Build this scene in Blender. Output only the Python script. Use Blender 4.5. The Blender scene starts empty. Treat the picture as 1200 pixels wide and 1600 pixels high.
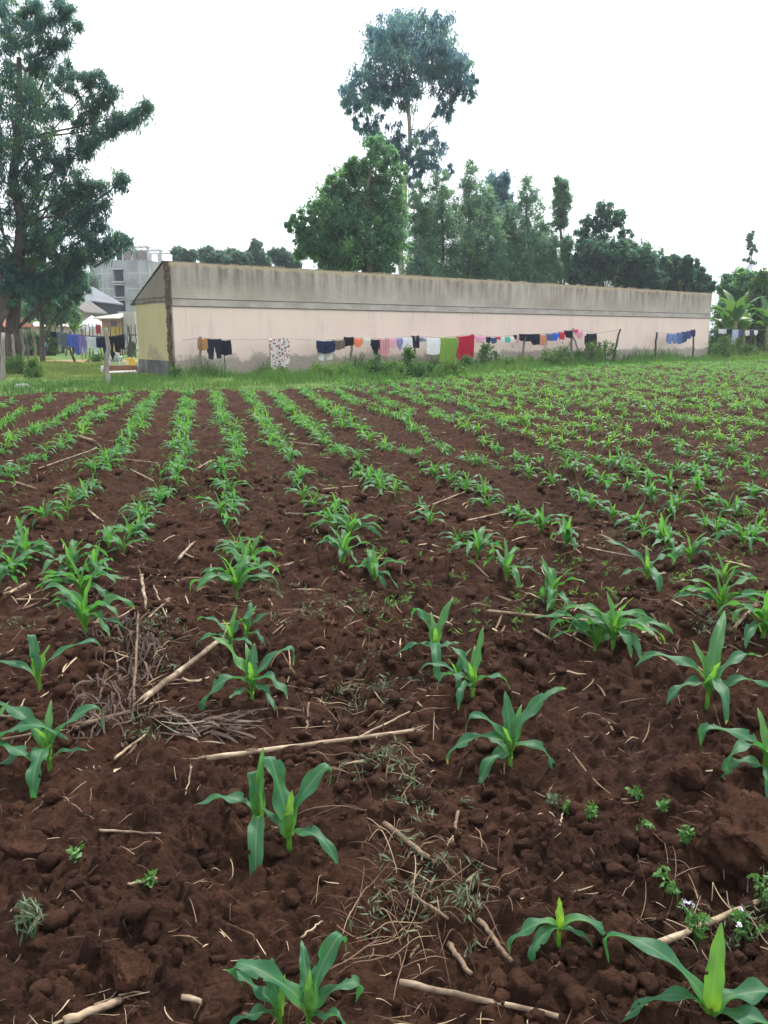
import bpy, math, random
import numpy as np
from mathutils import Vector
SC = bpy.context.scene
C = SC.collection
R = math.radians
rng = np.random.default_rng(7)
random.seed(7)

# ------------------------------------------------------------------ camera, sky, sun, exposure
F, HC, PITCH = 1250.0, 1.5, R(12.54)          # focal length in photo pixels, eye height, downward pitch
cam = bpy.data.cameras.new('camera')
cam.sensor_fit = 'VERTICAL'; cam.sensor_height = 24.0; cam.lens = 24.0 * F / 1600.0
cam.clip_start = 0.05; cam.clip_end = 4000.0
cam_o = bpy.data.objects.new('camera', cam); C.objects.link(cam_o)
cam_o.location = (0, 0, HC); cam_o.rotation_euler = (R(90) - PITCH, 0, 0)
SC.camera = cam_o

SUN_EL, SUN_AZ = R(56), R(28)                  # azimuth clockwise from +Y: high, ahead of the viewer to the right
SKY_STRENGTH, SUN_STRENGTH, EXPOSURE = 0.115, 3.3, 0.72
world = bpy.data.worlds.new('World'); SC.world = world
world.use_nodes = True
nt = world.node_tree; nt.nodes.clear()
def N(t, tree=None, **kw):
    n = (tree or nt).nodes.new(t)
    for k, v in kw.items(): setattr(n, k, v)
    return n
out = N('ShaderNodeOutputWorld'); bg = N('ShaderNodeBackground')
sky = N('ShaderNodeTexSky', sky_type='NISHITA', sun_disc=False, sun_elevation=SUN_EL, sun_rotation=SUN_AZ)
sky.air_density = 1.0; sky.dust_density = 3.0
tc = N('ShaderNodeTexCoord'); mp = N('ShaderNodeMapping'); mp.inputs['Scale'].default_value = (1.2, 1.2, 3.0)
cl = N('ShaderNodeTexNoise'); cl.inputs['Scale'].default_value = 1.6; cl.inputs['Detail'].default_value = 5
rp = N('ShaderNodeValToRGB'); rp.color_ramp.elements[0].position = 0.30; rp.color_ramp.elements[1].position = 0.62
rp.color_ramp.elements[0].color = (6.2, 6.6, 7.5, 1); rp.color_ramp.elements[1].color = (12.0, 12.2, 12.5, 1)
mx = N('ShaderNodeMixRGB'); mx.inputs[0].default_value = 0.90
nt.links.new(tc.outputs['Generated'], mp.inputs[0]); nt.links.new(mp.outputs[0], cl.inputs['Vector'])
nt.links.new(cl.outputs['Fac'], rp.inputs[0]); nt.links.new(sky.outputs[0], mx.inputs[1])
nt.links.new(rp.outputs[0], mx.inputs[2]); nt.links.new(mx.outputs[0], bg.inputs[0])
bg.inputs[1].default_value = SKY_STRENGTH
nt.links.new(bg.outputs[0], out.inputs[0])
sl = bpy.data.lights.new('sun', 'SUN'); sl.energy = SUN_STRENGTH; sl.angle = R(5); sl.color = (1.0, 0.95, 0.87)
so = bpy.data.objects.new('sun', sl); C.objects.link(so)
so.rotation_euler = Vector((-math.sin(SUN_AZ) * math.cos(SUN_EL), -math.cos(SUN_AZ) * math.cos(SUN_EL), -math.sin(SUN_EL))).to_track_quat('-Z', 'Y').to_euler()
SC.view_settings.view_transform = 'Standard'; SC.view_settings.look = 'None'
SC.view_settings.exposure = EXPOSURE; SC.view_settings.gamma = 1.0
SC.cycles.max_bounces = 6; SC.cycles.diffuse_bounces = 3; SC.cycles.transmission_bounces = 4
SC.cycles.transparent_max_bounces = 4; SC.cycles.caustics_reflective = False; SC.cycles.caustics_refractive = False

# ------------------------------------------------------------------ from photograph measurements to places
CP, SP = math.cos(PITCH), math.sin(PITCH)
def ray(px, py):
    a, b = (px - 600.0) / F, (800.0 - py) / F
    return np.array([a, CP + b * SP, -SP + b * CP])
def gnd(px, py, z=0.0):
    d = ray(px, py); t = (z - HC) / d[2]; return np.array([d[0] * t, d[1] * t, z])
def at(px, py, Y):
    d = ray(px, py); t = Y / d[1]; return np.array([d[0] * t, Y, HC + d[2] * t])
def proj(x, y, z):
    dz = z - HC; zc = y * CP - dz * SP; up = y * SP + dz * CP
    return 600 + F * x / zc, 800 - F * up / zc
def ppm(px, py, Y):                            # metres per photo pixel at depth Y
    return abs(at(px + 1, py, Y)[0] - at(px, py, Y)[0])

# ------------------------------------------------------------------ noise
def _h(ix, iy, s):
    n = (ix * 374761393 + iy * 668265263 + s * 1274126177) & 0x7fffffff
    n = (n ^ (n >> 13)) * 1274126177 & 0x7fffffff
    return ((n ^ (n >> 16)) & 0xffff) / 65535.0
def vn(x, y, s=0):
    ix, iy = np.floor(x).astype(np.int64), np.floor(y).astype(np.int64)
    fx, fy = x - ix, y - iy
    fx = fx * fx * (3 - 2 * fx); fy = fy * fy * (3 - 2 * fy)
    a, b, c, d = _h(ix, iy, s), _h(ix + 1, iy, s), _h(ix, iy + 1, s), _h(ix + 1, iy + 1, s)
    return (a + (b - a) * fx) * (1 - fy) + (c + (d - c) * fx) * fy - 0.5
def domes(x, y, s, seed, p, rmin, rmax):
    gx, gy = np.floor(x / s).astype(np.int64), np.floor(y / s).astype(np.int64)
    best = np.zeros_like(x)
    for dx in (-1, 0, 1):
        for dy in (-1, 0, 1):
            cx, cy = gx + dx, gy + dy
            ox, oy = (cx + _h(cx, cy, seed)) * s, (cy + _h(cx, cy, seed + 1)) * s
            r = s * (rmin + (rmax - rmin) * _h(cx, cy, seed + 2) ** 1.3)
            r = np.where(_h(cx, cy, seed + 3) < p, r, 0)
            q = r * r - (x - ox) ** 2 - (y - oy) ** 2
            best = np.maximum(best, np.sqrt(np.maximum(q, 0)))
    return best
def H(x, y):                                   # height of the tilled soil
    x = np.asarray(x, float); y = np.asarray(y, float)
    wx = x + 0.05 * vn(x * 9, y * 9, 31) + 0.02 * vn(x * 28, y * 28, 33)
    wy = y + 0.05 * vn(x * 9, y * 9, 32) + 0.02 * vn(x * 28, y * 28, 34)
    z = 0.10 * vn(x * .8, y * .8, 1) + 0.09 * vn(x * 2.3, y * 2.3, 2) + 0.05 * vn(x * 5.5, y * 5.5, 3)
    z += 0.040 * vn(x * 13, y * 13, 4) + 0.026 * vn(x * 31, y * 31, 5) + 0.013 * vn(x * 75, y * 75, 6) + 0.006 * vn(x * 170, y * 170, 7)
    m = np.clip(0.75 + 1.6 * vn(x * 1.6, y * 1.6, 9), 0.2, 1.15)
    z += m * (0.60 * domes(wx, wy, 0.30, 11, .35, .08, .28) + 0.8 * domes(wx, wy, 0.14, 15, .6, .10, .40))
    z += m * (0.9 * domes(wx, wy, 0.065, 21, .8, .14, .5) + 0.95 * domes(wx, wy, 0.032, 25, .8, .18, .5))
    return z - 0.055
def h1(x, y): return float(H(np.array([x]), np.array([y]))[0])
def soil(px, py):                              # where the sight line meets the tilled soil
    z = 0.0
    for _ in range(8): p = gnd(px, py, z); z = .5 * z + .5 * h1(p[0], p[1])
    return np.array([p[0], p[1], h1(p[0], p[1])])

FE = np.array([gnd(*q)[:2] for q in ((-500, 616), (0, 613), (250, 608), (450, 604), (640, 596), (800, 581), (950, 571), (1200, 563), (1500, 558))])
def yfar(x): return np.interp(x, FE[:, 0], FE[:, 1])

# ------------------------------------------------------------------ mesh + object helpers
def mesh_np(name, V, Fs, mat=None, parent=None, tint=None, uv=None, smooth=True, loc=None):
    me = bpy.data.meshes.new(name)
    V = np.asarray(V, np.float32)
    if not isinstance(Fs, list): Fs = [Fs]
    Fs = [np.asarray(f, np.int32) for f in Fs if len(f)]
    me.vertices.add(len(V)); me.vertices.foreach_set('co', V.ravel())
    nl = sum(f.size for f in Fs); npoly = sum(len(f) for f in Fs)
    me.loops.add(nl); me.loops.foreach_set('vertex_index', np.concatenate([f.ravel() for f in Fs]))
    me.polygons.add(npoly)
    tot = np.concatenate([np.full(len(f), f.shape[1], np.int32) for f in Fs])
    me.polygons.foreach_set('loop_start', np.concatenate([[0], np.cumsum(tot)[:-1]]).astype(np.int32))
    me.polygons.foreach_set('loop_total', tot)
    me.polygons.foreach_set('use_smooth', np.full(npoly, smooth))
    if tint is not None:
        a = me.attributes.new('tint', 'FLOAT', 'POINT'); a.data.foreach_set('value', np.asarray(tint, np.float32))
    if uv is not None:
        a = me.attributes.new('across', 'FLOAT', 'POINT'); a.data.foreach_set('value', np.asarray(uv, np.float32))
    me.update(calc_edges=True); me.validate()
    if mat: me.materials.append(mat)
    o = bpy.data.objects.new(name, me); C.objects.link(o)
    if parent is not None: o.parent = parent
    if loc is not None: o.location = tuple(float(v) for v in loc)
    return o
class MB:                                       # collects shapes of ONE part
    def __init__(s): s.V, s.F, s.n = [], {}, 0
    def add(s, V, F):
        V = np.asarray(V, float)
        for f in F: s.F.setdefault(len(f), []).append([i + s.n for i in f])
        s.V.append(V); s.n += len(V); return s
    def box(s, a, b):
        (x0, y0, z0), (x1, y1, z1) = a, b
        return s.add([(x0,y0,z0),(x1,y0,z0),(x1,y1,z0),(x0,y1,z0),(x0,y0,z1),(x1,y0,z1),(x1,y1,z1),(x0,y1,z1)],
                     [(3,2,1,0),(4,5,6,7),(0,1,5,4),(1,2,6,5),(2,3,7,6),(3,0,4,7)])
    def prism(s, poly, y0, y1):                 # outline in x,z pushed along y
        n = len(poly)
        V = [(x, y0, z) for x, z in poly] + [(x, y1, z) for x, z in poly]
        return s.add(V, [tuple(range(n)), tuple(range(2*n-1, n-1, -1))] + [((i+1) % n, i, n+i, n+(i+1) % n) for i in range(n)])
    def tube(s, pts, rad, k=8, cap=True):
        pts = [Vector(tuple(map(float, p))) for p in pts]
        if not hasattr(rad, '__len__'): rad = [rad] * len(pts)
        V = []; up = Vector((0.13, 0.31, 0.94))
        for i, p in enumerate(pts):
            d = (pts[min(i+1, len(pts)-1)] - pts[max(i-1, 0)]).normalized()
            a = d.cross(up)
            if a.length < 1e-3: a = d.cross(Vector((1, 0, 0)))
            a.normalize(); b = d.cross(a)
            for j in range(k):
                t = 2 * math.pi * j / k
                V.append(p + (a * math.cos(t) + b * math.sin(t)) * rad[i])
        Fc = [(i*k+j, i*k+(j+1) % k, (i+1)*k+(j+1) % k, (i+1)*k+j) for i in range(len(pts)-1) for j in range(k)]
        if cap: Fc += [tuple(range(k-1, -1, -1)), tuple(range((len(pts)-1)*k, len(pts)*k))]
        return s.add([tuple(v) for v in V], Fc)
    def build(s, name, mat, parent=None, smooth=False, loc=None):
        return mesh_np(name, np.concatenate(s.V), [np.array(f) for f in s.F.values()], mat, parent, smooth=smooth, loc=loc)
def tag(o, label=None, cat=None, group=None, kind=None):
    if label: o['label'] = label
    if cat: o['category'] = cat
    if group: o['group'] = group
    if kind: o['kind'] = kind
    return o
def empty(name, loc, rz=0.0, label=None, cat=None, group=None):
    o = bpy.data.objects.new(name, None); C.objects.link(o)
    o.location = tuple(float(v) for v in loc); o.rotation_euler = (0, 0, rz); o.empty_display_size = .2
    return tag(o, label, cat, group)

# ------------------------------------------------------------------ materials
def newmat(name):
    m = bpy.data.materials.new(name); m.use_nodes = True
    t = m.node_tree; t.nodes.clear()
    o = t.nodes.new('ShaderNodeOutputMaterial'); b = t.nodes.new('ShaderNodeBsdfPrincipled')
    t.links.new(b.outputs[0], o.inputs[0]); return m, t, b, o
def ramp(t, fac, stops):
    r = t.nodes.new('ShaderNodeValToRGB'); e = r.color_ramp.elements
    while len(e) < len(stops): e.new(0.5)
    for k, (p, c) in enumerate(stops): e[k].position = p; e[k].color = (*c, 1)
    t.links.new(fac, r.inputs[0]); return r.outputs[0]
def noise(t, scale, detail=4, rough=.55, vec=None, stretch=None, coord='Object'):
    n = t.nodes.new('ShaderNodeTexNoise'); n.inputs['Scale'].default_value = scale
    n.inputs['Detail'].default_value = detail; n.inputs['Roughness'].default_value = rough
    if vec is None: vec = t.nodes.new('ShaderNodeTexCoord').outputs[coord]
    if stretch:
        m = t.nodes.new('ShaderNodeMapping'); m.inputs['Scale'].default_value = stretch
        t.links.new(vec, m.inputs[0]); vec = m.outputs[0]
    t.links.new(vec, n.inputs['Vector']); return n.outputs['Fac']
def mixc(t, fac, a, b, mode='MIX'):
    m = t.nodes.new('ShaderNodeMixRGB'); m.blend_type = mode
    for i, v in ((0, fac), (1, a), (2, b)):
        if hasattr(v, 'links'): t.links.new(v, m.inputs[i])
        else: m.inputs[i].default_value = v if i == 0 else (*v, 1)
    return m.outputs[0]
def bump(t, b, h, strength=.4, dist=.02):
    n = t.nodes.new('ShaderNodeBump'); n.inputs['Strength'].default_value = strength; n.inputs['Distance'].default_value = dist
    t.links.new(h, n.inputs['Height']); t.links.new(n.outputs[0], b.inputs['Normal'])
def sepz(t, coord='Object'):
    s = t.nodes.new('ShaderNodeSeparateXYZ'); t.links.new(t.nodes.new('ShaderNodeTexCoord').outputs[coord], s.inputs[0]); return s.outputs
def mapr(t, v, a, b, c=0.0, d=1.0):
    n = t.nodes.new('ShaderNodeMapRange')
    n.inputs[1].default_value, n.inputs[2].default_value, n.inputs[3].default_value, n.inputs[4].default_value = a, b, c, d
    t.links.new(v, n.inputs[0]); return n.outputs[0]
def math2(t, op, a, b):
    n = t.nodes.new('ShaderNodeMath'); n.operation = op
    for i, v in ((0, a), (1, b)):
        if hasattr(v, 'links'): t.links.new(v, n.inputs[i])
        else: n.inputs[i].default_value = v
    return n.outputs[0]
def attr(t, name):
    a = t.nodes.new('ShaderNodeAttribute'); a.attribute_name = name; return a.outputs['Fac']
def mottled(name, c0, c1, scale=3, rough=.85, bs=.3, stretch=None, spec=.3):
    m, t, b, o = newmat(name)
    f = noise(t, scale, 6, .6, stretch=stretch)
    t.links.new(ramp(t, f, [(.32, c0), (.68, c1)]), b.inputs['Base Color'])
    b.inputs['Roughness'].default_value = rough; b.inputs['Specular IOR Level'].default_value = spec
    bump(t, b, noise(t, scale * 6, 5), bs, .01); return m
def leafmat(name, stops, trans, tfac=.35, rough=.45, spec=.4):
    m, t, b, o = newmat(name)
    tint = attr(t, 'tint')
    col = ramp(t, tint, stops)
    t.links.new(col, b.inputs['Base Color']); b.inputs['Roughness'].default_value = rough
    b.inputs['Specular IOR Level'].default_value = spec
    tr = t.nodes.new('ShaderNodeBsdfTranslucent')
    t.links.new(mixc(t, 1.0, col, trans, 'MULTIPLY'), tr.inputs[0])
    ms = t.nodes.new('ShaderNodeMixShader'); ms.inputs[0].default_value = tfac
    t.links.new(b.outputs[0], ms.inputs[1]); t.links.new(tr.outputs[0], ms.inputs[2]); t.links.new(ms.outputs[0], o.inputs[0])
    return m

def soilmat(name, k=1.0):
    m, t, b, o = newmat(name)
    big = noise(t, .9, 4); mid = noise(t, 9, 6, .65); fine = noise(t, 120, 5, .7)
    c = ramp(t, mid, [(.28, (.022*k, .0095*k, .0058*k)), (.5, (.059*k, .0275*k, .0168*k)), (.74, (.132*k, .063*k, .038*k))])
    c = mixc(t, mapr(t, big, .35, .7, 0, .45), c, (.112*k, .046*k, .024*k))
    crumb = noise(t, 70, 6, .75)
    c = mixc(t, mapr(t, crumb, .54, .74, 0, .62), c, (.135*k, .074*k, .050*k))
    c = mixc(t, mapr(t, crumb, .46, .30, 0, .7), c, (.016*k, .0085*k, .006*k))
    c = mixc(t, mapr(t, fine, .66, .80, 0, .6), c, (.22*k, .15*k, .11*k))
    t.links.new(c, b.inputs['Base Color']); b.inputs['Roughness'].default_value = .95; b.inputs['Specular IOR Level'].default_value = .12
    hh = math2(t, 'ADD', math2(t, 'MULTIPLY', noise(t, 45, 8, .7), 1.0), math2(t, 'MULTIPLY', fine, .35))
    bump(t, b, hh, 1.0, .03)
    return m
M = {}
M['soil'] = soilmat('tilled_soil', .66)
M['clod'] = soilmat('soil_clod', .74)
M['bigclod'] = soilmat('dry_clod', .88)
# grass-covered earth beyond the field
m, t, b, o = newmat('grassy_ground')
gp = t.nodes.new('ShaderNodeNewGeometry').outputs['Position']
c = ramp(t, noise(t, 1.4, 6, vec=gp), [(.3, (.06, .11, .032)), (.6, (.11, .18, .05)), (.8, (.15, .20, .075))])
c = mixc(t, attr(t, 'tint'), c, (.30, .20, .125))
t.links.new(c, b.inputs['Base Color']); b.inputs['Roughness'].default_value = .95; b.inputs['Specular IOR Level'].default_value = .1
bump(t, b, noise(t, 7, 8, .7, vec=gp), .8, .1); M['ground'] = m
M['maize'] = leafmat('maize_leaf', [(0, (.032, .145, .066)), (.34, (.070, .225, .062)), (.85, (.165, .34, .050)), (.93, (.30, .21, .09))], (1.9, 1.7, .7), .45, .46, .4)
# pale midrib along each maize leaf
t = M['maize'].node_tree; b = next(n for n in t.nodes if n.type == 'BSDF_PRINCIPLED')
base = b.inputs['Base Color'].links[0].from_socket
mid = mapr(t, math2(t, 'ABSOLUTE', attr(t, 'across'), 0.0), .02, .16, .55, 0.0)
t.links.new(mixc(t, mid, base, (.20, .34, .15)), b.inputs['Base Color'])
bcol = b.inputs['Base Color'].links[0].from_socket
vein = math2(t, 'SINE', math2(t, 'MULTIPLY', attr(t, 'across'), 46.0), 0.0)
bcol = mixc(t, mapr(t, vein, -1, 1, 0, .16), bcol, (.02, .075, .03))
bcol = mixc(t, mapr(t, noise(t, 22, 5, .7), .50, .75, 0, .45), bcol, (.10, .20, .06))
bcol = mixc(t, mapr(t, noise(t, 90, 3, .6), .70, .76, 0, .6), bcol, (.20, .17, .08))
t.links.new(bcol, b.inputs['Base Color'])
bump(t, b, math2(t, 'ADD', vein, math2(t, 'MULTIPLY', noise(t, 60, 3), 2.0)), .16, .004)
M['grass'] = leafmat('grass_blade', [(0, (.050, .120, .036)), (.5, (.10, .205, .055)), (1, (.21, .31, .085))], (1.3, 1.25, .7), .35, .6, .15)
M['yardgrass'] = leafmat('yard_grass_blade', [(0, (.075, .130, .040)), (.5, (.14, .205, .065)), (1, (.24, .29, .10))], (1.3, 1.25, .7), .35, .6, .15)
M['weed'] = leafmat('wilted_weed', [(0, (.07, .11, .06)), (.5, (.13, .17, .10)), (1, (.23, .25, .17))], (1, 1, .8), .2, .7, .2)
M['greenweed'] = leafmat('weed_leaf', [(0, (.05, .14, .04)), (1, (.13, .27, .07))], (1.3, 1.3, .7), .3, .5, .3)
M['straw'] = leafmat('dry_straw', [(0, (.06, .036, .024)), (.45, (.19, .125, .08)), (1, (.52, .41, .27))], (1, .9, .7), .12, .8, .2)
M['dryleaf'] = leafmat('dry_maize_leaf', [(0, (.055, .036, .030)), (.5, (.115, .078, .060)), (1, (.36, .29, .22))], (1, .9, .7), .15, .75, .2)
m, t, b, o = newmat('dry_stalk')
f = noise(t, 40, 5, .6, stretch=(.15, 1, 1)); f2 = noise(t, 9, 4)
c = ramp(t, f, [(.3, (.13, .085, .055)), (.55, (.33, .25, .165)), (.75, (.54, .45, .32))])
c = mixc(t, mapr(t, f2, .46, .64, 0, .85), c, (.075, .045, .03))
t.links.new(c, b.inputs['Base Color']); b.inputs['Roughness'].default_value = .7; b.inputs['Specular IOR Level'].default_value = .3
bump(t, b, f, .5, .004); M['stalk'] = m
M['bark'] = mottled('dark_bark', (.045, .034, .028), (.13, .105, .088), 6, .95, .8, (1, 1, .25))
M['palebark'] = mottled('pale_bark', (.20, .165, .14), (.45, .40, .35), 2, .8, .4, (1, 1, .3))
M['post'] = mottled('weathered_wood', (.10, .085, .07), (.27, .235, .20), 9, .9, .6, (1, 1, .12))
M['darkpost'] = mottled('dark_wood', (.035, .03, .026), (.10, .085, .075), 9, .9, .6, (1, 1, .12))
M['palepost'] = mottled('pale_wood', (.17, .15, .13), (.33, .30, .27), 9, .9, .6, (1, 1, .12))
M['wire'] = mottled('wire', (.10, .10, .10), (.2, .2, .2), 20, .5)

# upper wall: grey render with vertical run-off stains and a crusted pale top edge
def stainmat(name, zt, k0=1.0):
    m, t, b, o = newmat(name); s = sepz(t)
    streak = noise(t, 3.0, 6, .65, stretch=(1.0, 1.0, .10)); blot = noise(t, .45, 5, .6); fine = noise(t, 14, 6, .7)
    c = ramp(t, blot, [(.3, (.34, .30, .245)), (.55, (.46, .41, .34)), (.75, (.57, .515, .43))])
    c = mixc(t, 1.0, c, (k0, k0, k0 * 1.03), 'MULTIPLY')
    c = mixc(t, mapr(t, fine, .4, .75, 0, .25), c, (.20, .175, .14))
    d = mapr(t, s[2], zt - 1.25, zt - .12, 0, 1)
    k = math2(t, 'MULTIPLY', mapr(t, streak, .43, .63, 0, 1), d)
    c = mixc(t, math2(t, 'MULTIPLY', k, .78), c, (.10, .088, .075))
    c = mixc(t, mapr(t, noise(t, .8, 7, .7), .56, .70, 0, .35), c, (.15, .135, .115))
    e = mapr(t, math2(t, 'ADD', s[2], math2(t, 'MULTIPLY', noise(t, 1.6, 7, .75, stretch=(1, 1, .5)), .75)), zt + .20, zt + .27, 0, 1)
    c = mixc(t, math2(t, 'MULTIPLY', e, .8), c, (.47, .385, .245))
    e2 = mapr(t, math2(t, 'ADD', s[2], math2(t, 'MULTIPLY', noise(t, 6, 4, .7), .2)), zt + .06, zt + .09, 0, 1)
    c = mixc(t, math2(t, 'MULTIPLY', e2, .7), c, (.12, .10, .085))
    t.links.new(c, b.inputs['Base Color']); b.inputs['Roughness'].default_value = .95; b.inputs['Specular IOR Level'].default_value = .1
    bump(t, b, fine, .35, .03); return m
def paintmat(name, base, dark, dirt, ztop=.75, amt=.8):
    m, t, b, o = newmat(name); s = sepz(t)
    blot = noise(t, .55, 6, .6); st = noise(t, 2.0, 6, .65, stretch=(1, 1, .18)); fine = noise(t, 10, 6, .7)
    c = mixc(t, mapr(t, blot, .42, .72, 0, .75), base, dark)
    c = mixc(t, mapr(t, st, .55, .78, 0, .4), c, dirt)
    edge = math2(t, 'ADD', s[2], math2(t, 'MULTIPLY', math2(t, 'SUBTRACT', noise(t, 1.1, 7, .7), .5), 1.1))
    c = mixc(t, mapr(t, edge, ztop, ztop - .16, 0, amt), c, mixc(t, mapr(t, fine, .35, .7, 0, 1), dirt, tuple(v * .55 for v in dirt)))
    patch = mapr(t, math2(t, 'ADD', noise(t, .9, 7, .72), mapr(t, s[2], 0, 1.8, .12, -.06)), .585, .64, 0, .75)
    c = mixc(t, patch, c, dirt)
    drip = math2(t, 'MULTIPLY', mapr(t, noise(t, 5.0, 5, .7, stretch=(1, 1, .06)), .56, .74, 0, .4), mapr(t, s[2], 1.2, 2.4, 0, 1))
    c = mixc(t, drip, c, dirt)
    t.links.new(c, b.inputs['Base Color']); b.inputs['Roughness'].default_value = .9; b.inputs['Specular IOR Level'].default_value = .15
    bump(t, b, fine, .2, .02); return m

# ------------------------------------------------------------------ the ground
xs = np.concatenate([-np.geomspace(70, 2500, 30)[::-1], np.arange(-69.5, 80, .5), np.geomspace(80.5, 2500, 30)])
ys = np.concatenate([-np.geomspace(6, 400, 16)[::-1], np.arange(-5.5, 90, .5), np.geomspace(90.5, 3000, 34)])
X, Y = np.meshgrid(xs, ys)
inside = np.clip((yfar(X) - Y) / .7 + .2, 0, 1) * np.clip((Y + 6) / 2, 0, 1)
Z = np.where(np.hypot(X, Y) < 110, .10 * vn(X * .3, Y * .3, 41), 0) * np.clip((Y - 22) / 6, 0, 1) - .30 * inside
Z -= np.clip((np.hypot(X, Y) - 400) / 2000, 0, 1) * 4
path = np.clip(1 - np.abs(Y - (46 + .12 * (X + 20))) / 4.0, 0, 1) * (X < -13.5) * (X > -60)
path = np.clip(path * 1.8 + .8 * vn(X * .5, Y * .5, 43), 0, 1) * (path > 0)
nx, ny = len(xs), len(ys)
idx = np.arange(nx * ny).reshape(ny, nx)
quads = np.stack([idx[:-1, :-1], idx[:-1, 1:], idx[1:, 1:], idx[1:, :-1]], -1).reshape(-1, 4)
tag(mesh_np('ground', np.stack([X, Y, Z], -1).reshape(-1, 3), quads, M['ground'], tint=path.ravel()), kind='structure')

# the tilled field: one fine sheet, finer where it is near
NV = 1350
u = np.linspace(-1, 1, 700); side = 1 + np.geomspace(.004, 2.2, 40)
u = np.concatenate([-side[::-1], u, side]); NU = len(u)
def xoff(u, y): return u * (.60 * y + .55)
yf = np.full(NU, 25.0)
for _ in range(60): yf = .5 * yf + .5 * yfar(xoff(u, yf))
yf += .25
v = np.linspace(0, 1, NV)[:, None]
Y = .62 * (yf[None, :] / .62) ** v
X = xoff(u[None, :], Y)
Y = Y + .25 * vn(X * .9, X * 0 + 3, 44) * v ** 20
Zf = H(X, Y) - np.clip((v - .992) / .008, 0, 1) * .3
idx = np.arange(NU * NV).reshape(NV, NU)
quads = np.stack([idx[:-1, :-1], idx[:-1, 1:], idx[1:, 1:], idx[1:, :-1]], -1).reshape(-1, 4)
tag(mesh_np('field_soil', np.stack([X, Y, Zf], -1).reshape(-1, 3), quads, M['soil']), kind='structure')

# ------------------------------------------------------------------ the long narrow building behind the field
A = gnd(269, 588)
ztop = at(267, 407, A[1])[2]
dB = ray(1113, 458); YB = (ztop - HC) / (dB[2] / dB[1]); B = at(1113, 458, YB); B[2] = 0
wd = (B - A); WL = float(np.hypot(wd[0], wd[1])); wd /= WL; wn = np.array([wd[1], -wd[0], 0.0])     # wn faces the field
WANG = math.atan2(wd[1], wd[0])
def wallhit(px, py, off):                       # point on the upright plane a given distance in front of the wall
    d = ray(px, py); P0 = A + wn * off
    t = np.dot(P0 - np.array([0, 0, HC]), wn) / np.dot(d, wn)
    return np.array([0, 0, HC]) + d * t
def wz(px, py): return float(wallhit(px, py, 0)[2])
zb0, zb1 = .5 * (wz(270, 480) + wz(1113, 497)), .5 * (wz(270, 469) + wz(1113, 488))
DEP = 2.95; zback = ztop - 1.25
bld = empty('long_building', A, WANG, 'long narrow single-storey building with pink field wall and stained concrete parapet', 'building')
def rough_top(n, L, z, amp, seed):
    xx = np.linspace(0, L, n); return [(x, z + amp * float(vn(np.array([x * 1.7]), np.array([seed * 1.0]), 50)[0]) + amp * float(vn(np.array([x * 7.]), np.array([seed * 1.0]), 51)[0])) for x in xx]
MB().prism([(.16, -.3), (WL, -.3), (WL, zb0), (.16, zb0)], 0, .2).build('wall', paintmat('pink_plaster', (.79, .63, .55), (.70, .565, .50), (.38, .335, .29), .72, .85), bld)
bm_ = MB().prism([(.16, zb0), (WL, zb0), (WL, zb1), (.16, zb1)], -.03, .2)
bm_.build('ring_beam', mottled('beam_concrete', (.32, .29, .26), (.50, .465, .415), 1.2, .9, .3, (1, 1, 2)), bld)
mb = MB(); mb.box((.16, -.042, zb1 - .035), (WL, -.032, zb1 - .01)); mb.box((.16, -.042, zb0 + .002), (WL, -.032, zb0 + .03))
mb.build('drip_line', mottled('dark_line', (.06, .055, .05), (.15, .14, .13), 4), bld)
MB().prism([(.16, zb1), (WL, zb1)] + rough_top(160, WL, ztop, .065, 3)[::-1][:-1] + [(.16, ztop)], 0.0, .2).build('parapet', stainmat('stained_render', ztop), bld)
# far end and back walls
MB().box((WL - .2, .202, -.3), (WL - .003, DEP, zback + .2)).box((.2, DEP - .2, -.3), (WL - .21, DEP - .002, zback + .1)).build('back_wall', M['post'], bld)
# the yellow end wall
ze = zb0 + .12
yel = paintmat('yellow_plaster', (.44, .385, .215), (.37, .325, .185), (.27, .24, .16), .2, .1)
MB().box((0, .16, .55), (.2, DEP, ze)).build('end_wall', yel, bld)
mb = MB(); mb.add([(0, .16, ze), (0, DEP, ze), (0, DEP, zback), (0, .16, ztop - .06), (.2, .16, ze), (.2, DEP, ze), (.2, DEP, zback), (.2, .16, ztop - .06)],
    [(0, 3, 2, 1), (4, 5, 6, 7), (0, 4, 7, 3), (1, 2, 6, 5), (3, 7, 6, 2), (0, 1, 5, 4)])
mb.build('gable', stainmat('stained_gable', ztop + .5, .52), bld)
MB().box((-.03, .14, -.3), (.22, DEP + .02, .55)).build('plinth', mottled('dark_plinth', (.035, .04, .045), (.16, .155, .15), 2.2, .9, .4, (1, 1, .4)), bld)
mb = MB(); mb.tube([(-.06, .2, ze + .04), (-.06, 1.2, ze + .09), (-.06, 2.2, ze + .02), (-.06, DEP + .3, ze + .04)], .012, 5)
mb.tube([(-.05, .2, ze + .20), (-.05, 1.2, ze + .22), (-.05, 2.2, ze + .19), (-.05, DEP + .3, ze + .17)], .010, 5)
for yy in (.5, 1.0, 1.5, 2.0, 2.5): mb.tube([(-.055, yy, ze + .03), (-.055, yy, ze + .21)], .008, 4)
mb.build('cable', M['darkpost'], bld, True)
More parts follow.
